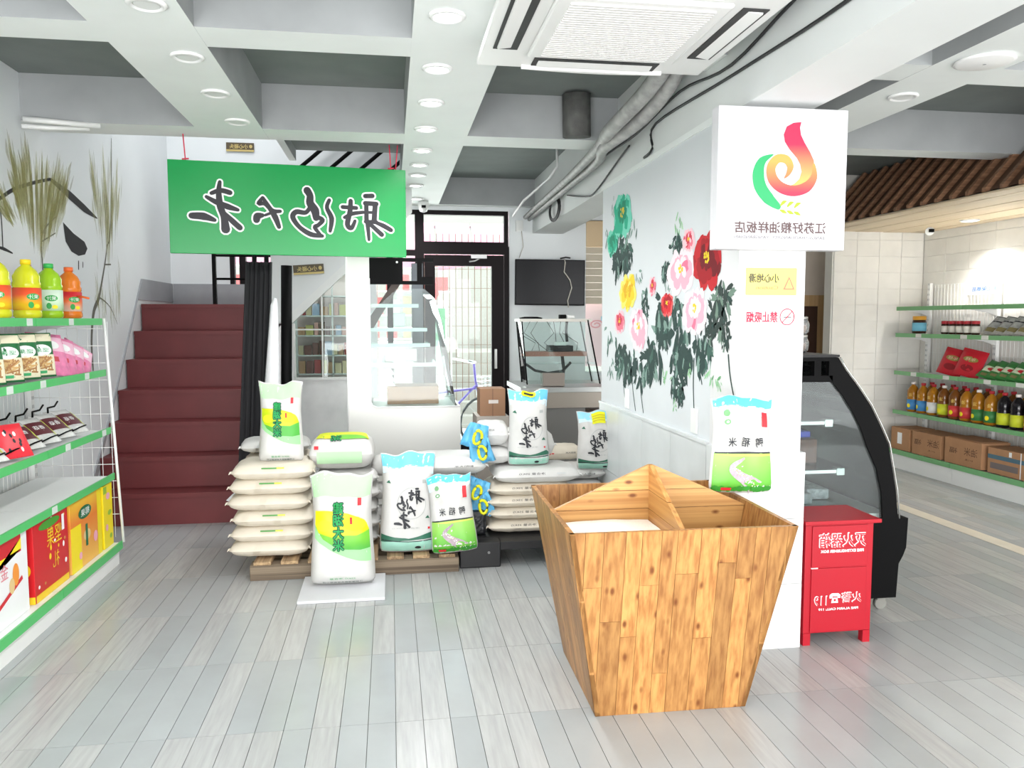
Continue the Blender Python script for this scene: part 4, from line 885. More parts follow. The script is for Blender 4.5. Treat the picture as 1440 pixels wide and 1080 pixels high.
def lying_mesh(L_, D, T, seed, m):
    key = (L_, D, T, seed, m)
    if key in _LM: return _LM[key]
    b = B(); nx, ny = 24, 12; G = {}
    for s in (-1, 1):
        for i in range(nx + 1):
            for j in range(ny + 1):
                u, v = 2 * i / nx - 1, 2 * j / ny - 1
                a = (max(0, 1 - abs(u) ** 5)) ** .5 * (max(0, 1 - abs(v) ** 3.4)) ** .42
                z = T / 2 + s * T / 2 * (.02 + .98 * a) + .004 * noise.noise((u * 5 + seed, v * 4, s * 2.0)); y = v * D / 2 * (1 - .10 * abs(u) ** 6); x = u * L_ / 2 * (1 - .03 * abs(v) ** 3) + .006 * noise.noise((v * 6, seed, u))
                G[s, i, j] = b.bm.verts.new((x, y, z))
        for i in range(nx):
            for j in range(ny):
                q = [G[s, i, j], G[s, i + 1, j], G[s, i + 1, j + 1], G[s, i, j + 1]]; b.bm.faces.new(q if s > 0 else q[::-1]).smooth = True
    for i in range(nx):
        for j in (0, ny): b.bm.faces.new((G[-1, i, j], G[-1, i + 1, j], G[1, i + 1, j], G[1, i, j])).smooth = True
    for j in range(ny):
        for i in (0, nx): b.bm.faces.new((G[-1, i, j], G[-1, i, j + 1], G[1, i, j + 1], G[1, i, j])).smooth = True
    bmesh.ops.recalc_face_normals(b.bm, faces=b.bm.faces); _LM[key] = b.mesh('sack', POLY[m]); return _LM[key]
def lying_bag(label, loc, L_=.46, D=.34, T=.105, rz=0, seed=1, m='cream', side=None, group=None, tie=True, tilt=(0, 0)):
    t = thing('rice_bag', label, 'bag', loc, group=group, rot=(R(tilt[0]), R(tilt[1]), R(rz))); obj('sack', lying_mesh(L_, D, T, seed % 4, m), t)
    fy = lambda x, y, l: (x, -D / 2 * (1 - .10 * abs(2 * x / L_) ** 6) - .0008 * l - .001 + .5 * (y / (T / 2)) ** 2 * .018, T / 2 + y)
    if side:
        P = Print(fy, .02)
        if side == 'green': P.rect(-L_ * .12, T * .25, L_ * .06, T * .33, 0, 2); P.rect(L_ * .06, T * .25, L_ * .15, T * .33, 1, 2)
        if side == 'text': P.text('净含量 25KG', -L_ * .08, T * .22, .014, 2, width=L_ * .3, lay=3); P.rect(L_ * .2, T * .16, L_ * .3, T * .26, 3, 2)
        if side == 'red': P.ell(-L_ * .3, 0, .008, .008, 4, 2); P.text('射阳大米', L_ * .2, .005, .012, 2, width=L_ * .24, lay=3); P.rect(-L_ * .26, -.004, -L_ * .2, .004, 4, 2)
        P.build('side_print', [mat('strip_green', (70, 140, 60), .5), mat('strip_yellow', (200, 210, 60), .5), INKB, mat('strip_grey', (210, 212, 212), .5), PR], t)
    if tie:
        for s in (-1, 1): B().tube([(s * L_ * .475, -D * .36, T / 2), (s * L_ * .50, -D * .40, T / 2 + .004), (s * L_ * .515, -D * .42, T / 2 - .006)], [.010, .006, .002], 6).build('tied_corner', POLY[m], t)
    return t
def bags():
    # --- pallets
    pw = wood('old_pallet_wood', (142, 126, 106), (86, 72, 58), 0, .15, False, .8)
    t = thing('wooden_pallet', 'weathered wooden pallet under the white rice bags at left', 'pallet', (-.79, 4.50, 0))
    for k in range(3): boxo('bottom_runner', (0, .0 + k * .36, 0), (1.165, .10 + k * .36, .085), pw, t, .003)
    for k in range(8): boxo('top_plank', (.02 + k * .147, .005, .0855), (.115 + k * .147, .82, .104), wood('old_pallet_plank', (176, 148, 112), (120, 96, 70), 1, .15, False, .8), t, .002)
    bp = mat('black_plastic', (24, 24, 26), .45); t = thing('black_platform', 'low black plastic pallet right of the wooden pallet', 'pallet', (.385, 4.55, 0))
    b = B(); b.box((0, 0, 0), (.24, .10, .15)); b.build('leg_block', bp, t, .006); b = B(); b.box((.70, 0, 0), (.94, .1, .15)); b.build('leg_block', bp, t, .006)
    for x in (0, .70): B().box((x, .7, 0), (x + .24, .8, .15)).build('leg_block', bp, t, .006)
    b = B(); b.box((0, .101, .10), (.94, .69, .15)); b.box((.2401, 0, .10), (.6999, .10, .15)); b.build('deck', bp, t, .004); B().tube([(.17, -.002, .09), (.17, -.006, .09)], .008, 8).build('button', mat('grey_button', (120, 120, 120), .5), t)
    t2 = thing('black_platform', 'low black plastic pallet under the bags behind the pine box', 'pallet', (.99, 5.10, 0))
    b = B(); b.box((0, 0, .10), (.44, .8, .145)); b.build('deck', bp, t2, .004)
    for x in (0, .34): B().box((x, 0, 0), (x + .1, .8, .0999)).build('leg_block', bp, t2, .004)
    # --- left stack of six
    Z = [.106, .190, .278, .370, .460, .545]; ords = ['bottom bag', 'second bag from the bottom', 'third bag from the bottom', 'third bag from the top', 'second bag from the top', 'top bag']
    for k, z in enumerate(Z):
        lying_bag('cream rice bag lying in the left stack beside the stairs, ' + ords[k], (-.68 + .010 * ((k * 7) % 3 - 1), 4.74, z), .455 - .01 * (k == 0), .40, .102, (k % 3 - 1) * 1.2, k, side='green' if k in (1, 2, 4, 5) else None, group='left stack of rice bags')
    for k in range(5): lying_bag('cream rice bag in the back row of the left stack, ' + ('lowest', 'second', 'third', 'fourth', 'fifth')[k] + ' from the pallet', (-.70, 5.16, .106 + k * .105), .42, .36, .10, 0, k + 2, group='back row of rice bags')
    lying_bag('white rice bag on the back row, its tied corner peeking out at the left', (-.72, 5.14, .635), .42, .34, .08, 6, 1, m='white')
    # torn white film poking out of the stack
    b = B(); rr = random.Random(4)
    for k in range(7):
        x, z = -.93 + rr.uniform(-.02, .02), .40 + rr.uniform(-.05, .03); b.prism([(x - .03, 4.86, z), (x + .01, 4.85, z + .04), (x + .05, 4.87, z + .03), (x + .03, 4.86, z - .03)], (0, .006, 0))
    o = b.build('torn_film', mat('film_white', (228, 230, 232), .4, trans=.2)); tag(o, 'crumpled white plastic film sticking out left of the left stack', 'plastic film')
    # --- second column, behind the front bag
    for k, (z, nm) in enumerate(zip((.106, .196, .286, .376, .466), ('lowest', 'second', 'middle', 'fourth', 'top'))):
        lying_bag('white rice bag lying in the column behind the front bag, %s one' % nm, (-.27 + .012 * (k % 2), 4.92, z), .37, .36, .092, 0, k + 1, m='white', group='second column of rice bags')
    lb = thing('rice_bag', 'plump rice bag lying on top, its green and yellow print facing up', 'bag', (-.295, 4.90, .56)); obj('sack', lying_mesh(.385, .36, .20, 2, 'white'), lb)
    def top(x, y, l):
        u = min(1, abs(2 * x / .385)); v = max(-1, min(1, y / .18)); a = max(0, 1 - u ** 5) ** .5 * max(0, 1 - abs(v) ** 3.4) ** .42
        return (x, y * (1 - .1 * u ** 6), .1 + .1 * (.02 + .98 * a) + .0045 + .0008 * l)
    P = Print(top, .02); P.poly([(-.15, -.10), (-.08, -.125), (.10, -.125), (.16, -.10), (.14, .05), (-.14, .05)], 0, 1); P.ell(.02, -.10, .13, .035, 1, 2); P.rect(-.10, -.125, -.03, -.08, 2, 3); P.text('湖', -.03, -.125, .055, 3, width=.06, lay=6, bold=.003); P.text('湖', -.03, -.125, .055, 4, width=.06, lay=9)
    P.build('printed_design', [mat('leaf_yellow_flat', (214, 224, 30), .5), mat('leaf_green_flat', (110, 190, 60), .5), mat('warm_yellow', (248, 222, 40)), mat('char_dark', (30, 66, 60)), mat('char_green', (36, 160, 84))], lb)
    fr = lambda x, y, l: (x, -.18 * (1 - .1 * abs(2 * x / .385) ** 6) - .001 * l - .004 + .03 * (y / .1) ** 2, .1 + y)
    P = Print(fr, .02); P.rect(-.155, .035, -.13, .055, 0, 2); P.build('red_stamp', [PR], lb)
    P = Print(fr, .02); P.rect(-.14, -.05, .12, .02, 0, .5); P.build('mint_band', [mat('pale_mint', (176, 212, 170))], lb)
    # clear film and white packets between the columns
    for k, (x, z, r_) in enumerate(((-.06, .56, .07), (-.07, .40, .055), (-.075, .26, .05))):
        o = B().lathe([(.01, -r_), (r_ * .8, -r_ * .6), (r_, 0), (r_ * .8, r_ * .6), (.01, r_)], (0, 0, 0), 12, sy=1.2).build('bag_corner', POLY['white']); o.location = (x, 4.93, z); o.rotation_euler = (0, .3, 0); tag(o, 'bulging white bag end at right of the plump top bag, %s of three' % ('upper', 'middle', 'lower')[k], 'bag')
    # --- front standing bags
    o = boxo('foam_sheet', (-.49, 4.085, .0005), (-.045, 4.62 - .13, .016), mat('foam_white', (204, 205, 209), .6, vary=.02), None, .002); tag(o, 'flat white foam sheet on the floor under the front rice bag', 'foam sheet')
    standing_bag('white rice bag with green leaf print standing in front on the foam sheet', design_leaf, .345, .605, .15, (-.27, 4.33, .018), 0, -3, 3)
    standing_bag('white rice bag with green leaf print standing on top of the left stack', design_leaf, .25, .455, .12, (-.628, 4.68, .638), 0, -4, 5)
    standing_bag('rice bag with pale blue mouth and brush lettering on the wooden pallet edge', design_brush, .325, .575, .13, (.085, 4.585, .106), 2, -5, 7, roll=1.0)
    standing_bag('tilted rice bag with blue sky and green paddy field print on pallet', design_field, .265, .445, .11, (.355, 4.49, .12), -2, -8, 9, roll=-5)
    standing_bag('tall rice bag with brush lettering and yellow handle on middle stack', design_brush, .26, .465, .13, (.838, 4.83, .55), 0, -3, 11, handle=1)
    standing_bag('small rice bag with big yellow label standing behind the pine box', design_brush, .278, .40, .12, (1.385, 5.25, .43), 0, -4, 13, handle=2, top=(150, 212, 236))
    standing_bag('rice bag with green field print standing on the pine box beside the column', design_field, .282, .395, .07, (1.428, 3.085, .735), 3, -5, 15, roll=2.5)
    # --- stack right of the blue bags (third column)
    for k, z in enumerate((.106, .205, .305, .405)): lying_bag('white rice bag in the column behind the field print bag, %s one' % ('lowest', 'second', 'third', 'fourth')[k], (.30 + .02 * (k % 2), 4.93, z), .44, .36, .10, 0, k, m='white', group='column behind the field print bag')
    lying_bag('white rice bag on top of the column behind the field print bag', (.33, 4.90, .508), .48, .38, .125, 0, 3, m='white', side='red')
    # --- middle stack on black platform
    names = ('bottom bag', 'second bag from the bottom', 'middle bag', 'second bag from the top', 'top bag')
    for k, z in enumerate((.151, .232, .305, .378, .452)):
        lying_bag('cream rice bag in the middle stack on black pallet, ' + names[k], (.83 + (.05 if k == 4 else .0) + .008 * (k % 2), 4.88, z), .52 if k < 4 else .54, .40, .085 if k < 4 else .10, (k % 3 - 1) * 1.0, k, m='cream' if k < 4 else 'white', side='text', group='middle stack of rice bags')
    lying_bag('white rice bag leaning behind the tall brush lettering bag', (.83, 5.02, .56), .40, .22, .20, 0, 2, m='white')
    lying_bag('lower white bag in the pair left of the tall brush lettering bag', (.62, 4.95, .555), .22, .26, .11, 4, 1, m='white'); lying_bag('upper white bag with blue mouth left of the tall brush lettering bag', (.62, 4.95, .668), .21, .26, .15, -4, 3, m='white', side='text')
    # blue bag mouths with yellow handles hanging at the left ends of the middle stack
    sky = mat('blue_bag_mouth', (96, 178, 222), .4, vary=.25, scale=12); yl = mat('handle_yellow', (226, 226, 30), .4)
    for k, (x, z, r_, sc_) in enumerate(((.505, .755, 15, 1.0), (.53, .66, -12, .95), (.50, .42, 22, 1.05), (.535, .33, -8, .9))):
        t = thing('bag_mouth', 'folded blue bag mouth with yellow handle left of middle stack, %s of four' % ('topmost', 'second', 'third', 'lowest')[k], 'bag', (x, 4.74, z), rot=(0, R(r_), 0))
        b = B(); n = 8; rw = []
        for j in range(5): rw.append([b.bm.verts.new(((i / n - .5) * .17 * sc_ * (1 - .08 * j), .018 * math.sin(i * 2.3 + j + k), -.075 + j * .037)) for i in range(n + 1)])
        for q, s_ in zip(rw, rw[1:]):
            for i in range(n): b.bm.faces.new((q[i], q[i + 1], s_[i + 1], s_[i])).smooth = True
        o = b.build('mouth_film', sky, t); md = o.modifiers.new('s', 'SOLIDIFY'); md.thickness = .006
        b = B(); b.tube([(.0 + .03 * math.cos(a * .524) * (1 if math.cos(a * .524) > 0 else .6), -.034, -.005 + .042 * math.sin(a * .524)) for a in range(13)], .0095, 6, cap=False); b.build('carry_handle', yl, t)
    b = B(); b.box((.44, 4.70, .152), (.56, 4.95, .30)); o = b.build('dark_plastic_bundle', mat('dark_bundle', (34, 36, 40), .35, vary=.5, scale=30, bump=.8), None, .02); tag(o, 'dark crumpled plastic bundle between field bag and the middle stack', 'bundle')
    # --- right stack behind the pine box
    lying_bag('lower white rice bag in the short stack behind the pine box', (1.22, 5.42, .146), .42, .38, .12, 0, 2, m='white')
    lying_bag('middle white rice bag in the short stack behind the pine box', (1.22, 5.40, .268), .44, .38, .09, 0, 1, m='white')
    lying_bag('wide top rice bag under the small bag with big yellow label', (1.31 - .09, 5.40, .36), .46, .38, .085, 0, 0, m='white', side='red')
    lying_bag('cream rice bag with red mark left of the small yellow label bag', (1.20, 5.60, .447), .30, .20, .11, 0, 3, m='cream', side='red')
# ================================================================ SHELVES AND GOODS
def gondola(name, label, ox, sg, y_near, bays, bay, levels, deck_z, depth, deck_depth, rail, zt, loc_y):
    """wall shelving; ox = x of its back, sg = +1 when it faces +x. levels: list of (front x distance, z)"""
    t = thing(name, label, 'shelving', (ox, loc_y, 0)); y1 = 0; y0 = -bays * bay
    X = lambda a: sg * a
    def bx(nm, xa, ya, za, xb, yb, zb, m, p=t, bev=0): return boxo(nm, (min(X(xa), X(xb)), ya, za), (max(X(xa), X(xb)), yb, zb), m, p, bev)
    for k in range(bays + 1):
        y = -k * bay; p = bx('post', .0, y - .018, 0, .035, y + .018, zt, SHW)
        b = B()
        for j in range(int(zt / .05)): b.box((X(.0352) - .0004, y - .012, .04 + j * .05), (X(.0352) + .0004, y - .006, .06 + j * .05)); b.box((X(.0352) - .0004, y + .006, .04 + j * .05), (X(.0352) + .0004, y + .012, .06 + j * .05))
        b.build('slots', GREY, p)
    for k in range(bays):
        ya, yb = -(k + 1) * bay + .02, -k * bay - .02
        b = B(); n = int((yb - ya) / .045)
        for i in range(n + 1): y = ya + (yb - ya) * i / n; b.box((X(.012) - .0015, y - .0015, .2), (X(.012) + .0015, y + .0015, zt - .02))
        for z in [.25 + q * .22 for q in range(int((zt - .25) / .22) + 1)]: b.box((X(.016) - .0015, ya, z), (X(.016) + .0015, yb, z + .003))
        b.build('wire_back', SHW, t)
        for d, z in levels:
            ya2, yb2 = -(k + 1) * bay + .003, -k * bay - .003
            s = bx('shelf_board', .04, ya2, z - .022, d - .004, yb2, z - .018 + .004, SHW)
            bx('shelf_rail', d - .004, ya2, z - .034, d + .006, yb2, z + .004, rail)
            b = B()
            for y in (ya2 + .01, yb2 - .01): b = B(); b.prism([(X(.035), y, z - .09), (X(.035), y, z - .025), (X(d - .05), y, z - .025), (X(.12), y, z - .06)], (0, .004, 0)); b.build('bracket', SHW, t)
        bx('base_deck', .0, -(k + 1) * bay + .003, deck_z - .03, deck_depth - .004, -k * bay - .003, deck_z - .006, SHW)
        bx('base_rail', deck_depth - .004, -(k + 1) * bay + .003, deck_z - .042, deck_depth + .006, -k * bay - .003, deck_z + .004, rail)
        bx('kick_panel', deck_depth - .03, -(k + 1) * bay + .002, 0, deck_depth - .018, -k * bay - .002, deck_z - .045, SHW)
    return t
def bottle(name, label, loc, body, cap, labc, h=.28, r=.048, group=None, handle=False, kind='juice', liquid=None):
    t = thing(name, label, 'bottle', loc, random.uniform(-.3, .3) if not handle else 0, group)
    if kind == 'juice': pr = [(r * .85, 0), (r, .01), (r, h * .1), (r * .94, h * .14), (r * .94, h * .52), (r, h * .55), (r, h * .60), (r * .93, h * .63), (r * .96, h * .72), (r * .7, h * .83), (r * .34, h * .90), (r * .32, h * .93)]
    elif kind == 'oil': pr = [(r * .85, 0), (r, .01), (r, h * .45), (r * .92, h * .5), (r, h * .55), (r * .96, h * .72), (r * .6, h * .84), (r * .30, h * .90), (r * .3, h * .94)]
    else: pr = [(r * .9, 0), (r, .008), (r, h * .66), (r * .95, h * .74), (r * .9, h * .78)]
    B().lathe(pr, n=18).build('body', body, t)
    if kind == 'jar': B().lathe([(r * .94, h * .78), (r * .96, h * .8), (r * .96, h * .98), (r * .9, h)], n=18).build('lid', cap, t)
    else: B().lathe([(r * .38, h * .92), (r * .38, h), (r * .34, h * 1.005)], n=14).build('cap', cap, t)
    z0, z1 = (h * .14, h * .52) if kind == 'juice' else (h * .08, h * .42) if kind == 'oil' else (h * .14, h * .62)
    B().lathe([(r * 1.012, z0), (r * 1.012, z1)], n=18).build('label_band', labc, t)
    return t
def cylmap(r, y0=0):
    return lambda x, y, l: (r * math.sin(x / r) * 1, 0, 0)
def pouch(name, label, cat, loc, w, h, T, m, rot=(0, 0, 0), group=None, prints=None, seed=0):
    t = thing(name, label, cat, loc, group=group, rot=tuple(R(a) for a in rot)); F = lambda x, z: T / 2 * max(0, 1 - abs(2 * x / w) ** 2.6) ** .5 * max(0, 1 - abs(2 * z / h - 1) ** 3) ** .5 + .0025 * noise.noise((x * 40 + seed, z * 40, seed))
    b = B(); nx, nz = 8, 10; G = {}
    for s in (-1, 1):
        for i in range(nx + 1):
            for j in range(nz + 1): x, z = w * (i / nx - .5), h * j / nz; G[s, i, j] = b.bm.verts.new((x, s * max(.0012, F(x, z)), z))
        for i in range(nx):
            for j in range(nz):
                q = (G[s, i, j], G[s, i + 1, j], G[s, i + 1, j + 1], G[s, i, j + 1]); b.bm.faces.new(q if s < 0 else q[::-1]).smooth = True
    b.build('packet', m, t)
    if prints:
        P = Print(lambda x, y, l: (x, -max(.0012, F(x, y)) - .0006 * l, y), .015); ms = prints(P, w, h); P.build('print', ms, t)
    return t
def carton(name, label, loc, sx, sy, sz, m, rz=0, prints=None, face='-Y', group=None, cat='box'):
    t = thing(name, label, cat, loc, R(rz), group); B().box((-sx / 2, -sy / 2, 0), (sx / 2, sy / 2, sz)).build('carton', m, t, .002)
    if prints:
        f = {'-Y': flat((0, -sy / 2 - .0003, 0), (1, 0, 0), (0, 0, 1)), '+X': flat((sx / 2 + .0003, 0, 0), (0, 1, 0), (0, 0, 1)), '-X': flat((-sx / 2 - .0003, 0, 0), (0, -1, 0), (0, 0, 1))}[face]
        P = Print(f); ms = prints(P); P.build('print', ms, t)
    return t

def left_shelf():
    Lv = [(.425, 1.455), (.435, 1.158), (.45, .818), (.46, .545)]
    t = gondola('gondola_shelf', 'white wire-backed wall shelving with bright green rails at left', -2.09, 1, 0, 3, .88, Lv, .135, .43, .49, GREEN, 1.50, 4.96)
    # side frame: slanted white bar and wire mesh
    b = B(); b.tube([(.44, .0, 1.46), (.50, .0, .13)], .008, 8); b.build('end_bar', SHW, t); b = B()
    for k in range(12): z = .30 + k * .1; b.tube([(.03, .0, z), (.49 - .045 * (z - .13), 0, z)], .0018, 4)
    for k in range(8): x = .07 + k * .055; b.tube([(x, .003, .16), (x, .003, 1.44)], .0018, 4)
    b.build('end_mesh', SHW, t)
    for lv, ys in ((0, (-.46, -.95)), (1, (-.30, -.86, -1.2)), (2, (-.12, -.64)), (3, (-.86,))):
        d, z = Lv[lv]
        for y in ys: boxo('price_tag', (d + .0062, y - .03, z - .032), (d + .0075, y + .03, z + .002), mat('price_tag', (214, 222, 216), .4), t)
    # shelf 1: juice bottles
    yl = mat('juice_lemon', (214, 216, 40), .12, vary=.05); gr = mat('juice_green', (160, 206, 40), .12); og = mat('juice_orange', (232, 128, 40), .12)
    lab_y = vgrad('label_orange_yellow', [(0, (236, 120, 60)), (.06, (250, 206, 30)), (.11, (240, 90, 50))]); lab_g = vgrad('label_pale_green', [(0, (196, 220, 60)), (.05, (200, 232, 190)), (.12, (220, 240, 220))]); lab_o = vgrad('label_peach', [(0, (214, 70, 60)), (.05, (248, 210, 190)), (.09, (240, 120, 60)), (.12, (220, 50, 60))])
    cy, cg, cr, co = mat('cap_yellow', (248, 214, 30), .35), mat('cap_green', (60, 180, 90), .35), mat('cap_red', (220, 60, 60), .35), mat('cap_orange', (236, 110, 50), .35)
    def deco(t_, txt, r, z, m1, m2):
        f = lambda x, y, l: ((r * 1.02 + .0006 * l) * math.sin(x / r + .75), -(r * 1.02 + .0006 * l) * math.cos(x / r + .75), y)
        P = Print(f, .012); P.ell(0, z, .030, .016, 1, 1); P.text(txt, 0, z, .020, 0, width=.045, lay=3); P.ell(-.012, z - .04, .012, .016, 2, 1); P.ell(.015, z - .045, .014, .010, 3, 1); P.build('print', [PW, m1, m2, mat('warm_yellow', (248, 222, 40))], t_)
    z = 1.458
    row = [(-1.76, 3.62, yl, cr, lab_o, 'lemon juice bottle with red cap nearest the left picture edge'), (-1.76, 3.92, yl, cr, lab_y, 'yellow juice bottle cut by the left edge of the picture'), (-1.76, 4.24, yl, cy, lab_y, 'big yellow juice bottle with yellow cap and orange label'),
           (-1.77, 4.53, gr, cg, lab_g, 'green juice bottle with green cap and pale label'), (-1.78, 4.82, og, co, lab_o, 'orange juice bottle with carry handle, last on the top shelf'),
           (-1.93, 4.30, gr, cg, lab_g, 'green juice bottle in back row behind the yellow capped one'), (-1.93, 4.66, og, cr, lab_o, 'red capped juice bottle peeking between green and orange ones')]
    for x, y, m, c, l_, nm in row:
        t_ = bottle('juice_bottle', nm, (x, y, z), m, c, l_, .285, .062); deco(t_, '果汁', .062, .105, PG, PG)
        if 'handle' in nm: B().tube([(.05, -.03, .125), (.085, -.045, .12), (.12, -.06, .112)], .006, 6).build('carry_handle', co, t_)
    # shelf 2: nut pouches and pink packets
    z = 1.162; gd = mat('pouch_green', (36, 110, 62), .35); pk = mat('packet_pink', (226, 128, 170), .3, vary=.15, scale=30)
    def nutp(P, w_, h):
        P.rect(-w_ * .46, h * .80, w_ * .46, h * .97, 1, 1); P.ell(0, h * .60, w_ * .36, h * .13, 0, 1); P.rect(-w_ * .46, h * .04, w_ * .46, h * .5, 1, 1); rr = random.Random(5)
        for k in range(26): P.stroke([(rr.uniform(-.34, .34) * w_, h * rr.uniform(.14, .46)), (rr.uniform(-.34, .34) * w_, h * rr.uniform(.14, .46))], .004, 2 if k % 2 else 3, 3)
        P.rect(-w_ * .3, h * .08, w_ * .1, h * .14, 4, 4); P.text('坚果', 0, h * .60, h * .09, 4, width=w_ * .5, lay=5)
        return [PW, mat('pouch_cream', (232, 224, 196), .4), mat('nut_tan', (206, 168, 112), .6), mat('nut_brown', (168, 120, 76), .6), mat('pouch_mid_green', (70, 170, 110), .4)]
    for k, (y, x) in enumerate(((3.60, -1.74), (3.78, -1.74), (3.96, -1.74), (4.14, -1.74), (4.32, -1.74))): pouch('nut_pouch', 'dark green nut pouch on the second left shelf, %s from the pink packets' % ('fifth', 'fourth', 'third', 'second', 'first')[k], 'packet', (x, y, z), .165, .225, .045, gd, (-8, 0, 62), 'nut pouches on the left shelf', nutp, k)
    for k, (y, z_) in enumerate(((3.70, .0), (3.95, 0), (4.22, 0))): pouch('nut_pouch', 'green nut pouch in the back row of the second left shelf, number %s' % ('one', 'two', 'three')[k], 'packet', (-1.90, y, z), .16, .22, .04, gd, (-5, 0, 65), 'back row of nut pouches', None, k)
    def pinkp(P, w_, h):
        P.rect(-w_ * .46, h * .55, w_ * .46, h * .9, 0, 1); P.rect(-w_ * .2, h * .3, w_ * .2, h * .42, 1, 2); P.ell(w_ * .1, h * .7, w_ * .2, h * .1, 2, 3); return [mat('packet_pale_pink', (240, 190, 212), .3), mat('packet_red_label', (206, 70, 84), .4), PW]
    for k, y in enumerate((4.46, 4.56, 4.66, 4.76)): pouch('pink_packet', 'pink clear packet leaning on the second left shelf, %s of four' % ('first', 'second', 'third', 'last')[k], 'packet', (-1.74, y, z), .20, .24 - .02 * k, .04, pk, (-25, 6 + 8 * k, 58), 'pink packets', pinkp, k)
    # shelf 3: dark vacuum packs with black ties, one red packet
    z = .822; cl = mat('clear_wrap', (204, 204, 202), .15, vary=.2, scale=25); br = mat('dark_label', (92, 36, 46), .4)
    def packp(P, w_, h):
        P.rect(-w_ * .36, h * .25, w_ * .36, h * .72, 0, 1); P.text('香菇', 0, h * .5, h * .14, 1, width=w_ * .4, lay=3); P.rect(w_ * .36, h * .2, w_ * .44, h * .8, 2, 2); return [br, PW, mat('strip_yellow', (200, 210, 60))]
    for k in range(6):
        y = 3.70 + k * .19; t_ = pouch('dried_mushroom_pack', 'clear pack with dark maroon label on third left shelf, %s from the near end' % ('first', 'second', 'third', 'fourth', 'fifth', 'sixth')[k], 'packet', (-1.70, y, z + .01), .17, .19, .05, cl, (-52, 0, 70), 'maroon labelled packs', packp, k)
        B().tube([(-.07, -.01, .17), (-.02, .0, .22), (.05, .01, .235), (.09, .0, .26)], .005, 6).build('black_tie', BLACK, t_); B().tube([(-.07, -.02, .0), (.0, -.03, .012), (.07, -.02, .03)], .004, 5).build('black_tie', BLACK, t_)
    def redp(P, w_, h):
        rr = random.Random(1); 
        for k in range(9): P.ell(rr.uniform(-.3, .3) * w_, h * rr.uniform(.2, .8), .007, .012, 0 if k % 3 else 1, 2, 8)
        return [PK, PW]
    pouch('red_packet', 'red and white packet lying at front of the third left shelf', 'packet', (-1.685, 3.90, z), .15, .17, .03, mat('packet_red', (222, 46, 60), .3), (-30, 0, 62), None, redp)
    # deck: boxes
    z = .13
    def whitebox(P):
        P.rect(-.17, .29, .17, .368, 0, 1); P.poly([(-.17, .30), (-.17, .23), (0, .27), (.17, .35), (.17, .30)], 1, 2); P.stroke([(-.17, .06), (.17, .17)], .010, 0, 2, cap=0); P.ell(.11, .20, .03, .05, 2, 2); P.ell(.07, .16, .025, .035, 3, 2); P.text('金桔', -.03, .24, .07, 4, width=.14, lay=3); return [PR, mat('warm_yellow', (248, 222, 40)), mat('fruit_orange', (240, 150, 60), .5), mat('fruit_tan', (226, 196, 140), .5), mat('char_pink', (222, 130, 140), .5)]
    carton('gift_box', 'white gift box with red and orange print at left edge of the deck', (-1.735, 3.62, z), .17, .46, .368, mat('gift_white', (240, 240, 242), .3), 0, whitebox, '+X')
    def redbox(P):
        P.rect(-.19, 0, .19, .035, 0, 1); P.text('坚果', .03, .27, .09, 0, width=.17, lay=3); P.text('礼', .04, .15, .08, 0, lay=3); rr = random.Random(2)
        for k in range(16): P.ell(rr.uniform(-.17, .17), rr.uniform(.06, .36), rr.uniform(.006, .016), rr.uniform(.006, .016), (0, 1, 2)[k % 3], 2, 9)
        P.ell(-.02, .342, .12, .022, 3, 2); P.rect(.12, .27, .15, .35, 2, 4); return [mat('gift_yellow', (244, 206, 40), .4), mat('gift_tan', (206, 150, 80), .4), PW, mat('leaf_mid', (70, 150, 50), .5)]
    def redend(P):
        P.rect(-.075, 0, .075, .035, 0, 1); P.ell(-.01, .335, .045, .022, 1, 3); P.text('果', -.01, .335, .02, 2, lay=5); P.ell(.0, .26, .022, .022, 0, 2); P.ell(.03, .16, .03, .035, 0, 2); return [mat('gift_yellow', (244, 206, 40)), PR, PW]
    t_ = carton('gift_box', 'red gift box with gold characters between white and orange boxes', (-1.72, 4.10, z), .15, .40, .368, mat('gift_red', (206, 30, 38), .3), 0, redbox, '+X')
    P = Print(flat((0, -.2003, 0), (1, 0, 0), (0, 0, 1))); ms = redend(P); P.build('end_print', ms, t_); b = B(); b.tube([(.03, -.07, .368), (.05, -.05, .376), (.06, .05, .376), (.04, .08, .368)], .008, 8); b.build('carry_handle', BLACK, t_)
    def orbox(P):
        P.rect(.16, .0, .22, .367, 0, 1); P.rect(-.22, .0, -.08, .24, 0, 1); P.ell(-.02, .29, .09, .035, 1, 3); P.text('椰果', -.02, .29, .04, 2, width=.12, lay=5); P.ell(.0, .16, .05, .03, 3, 2); P.ell(-.1, .07, .02, .02, 4, 3); P.ell(.12, .12, .03, .03, 4, 3); P.rect(-.02, .1, .01, .22, 1, 3); return [mat('gift_yellow2', (248, 224, 30), .4), mat('badge_green', (30, 110, 70), .4), PW, mat('fruit_tan', (226, 196, 140)), mat('flower_pink', (238, 170, 190), .5)]
    carton('gift_box', 'orange and yellow gift box with dark green badge', (-1.72, 4.55, z), .15, .44, .368, vgrad('gift_orange', [(0, (244, 190, 90)), (.25, (232, 130, 50)), (.38, (244, 200, 60))]), 0, orbox, '+X')
    def ybox(P):
        P.ell(0, .30, .03, .02, 0, 2); P.ell(-.03, .12, .02, .02, 0, 2); P.ell(.03, .06, .02, .015, 1, 2); P.ell(.02, .2, .03, .015, 1, 2); P.rect(-.07, .32, -.02, .36, 1, 2); return [mat('flower_pink', (238, 170, 190)), mat('leaf_lime', (150, 190, 60), .5)]
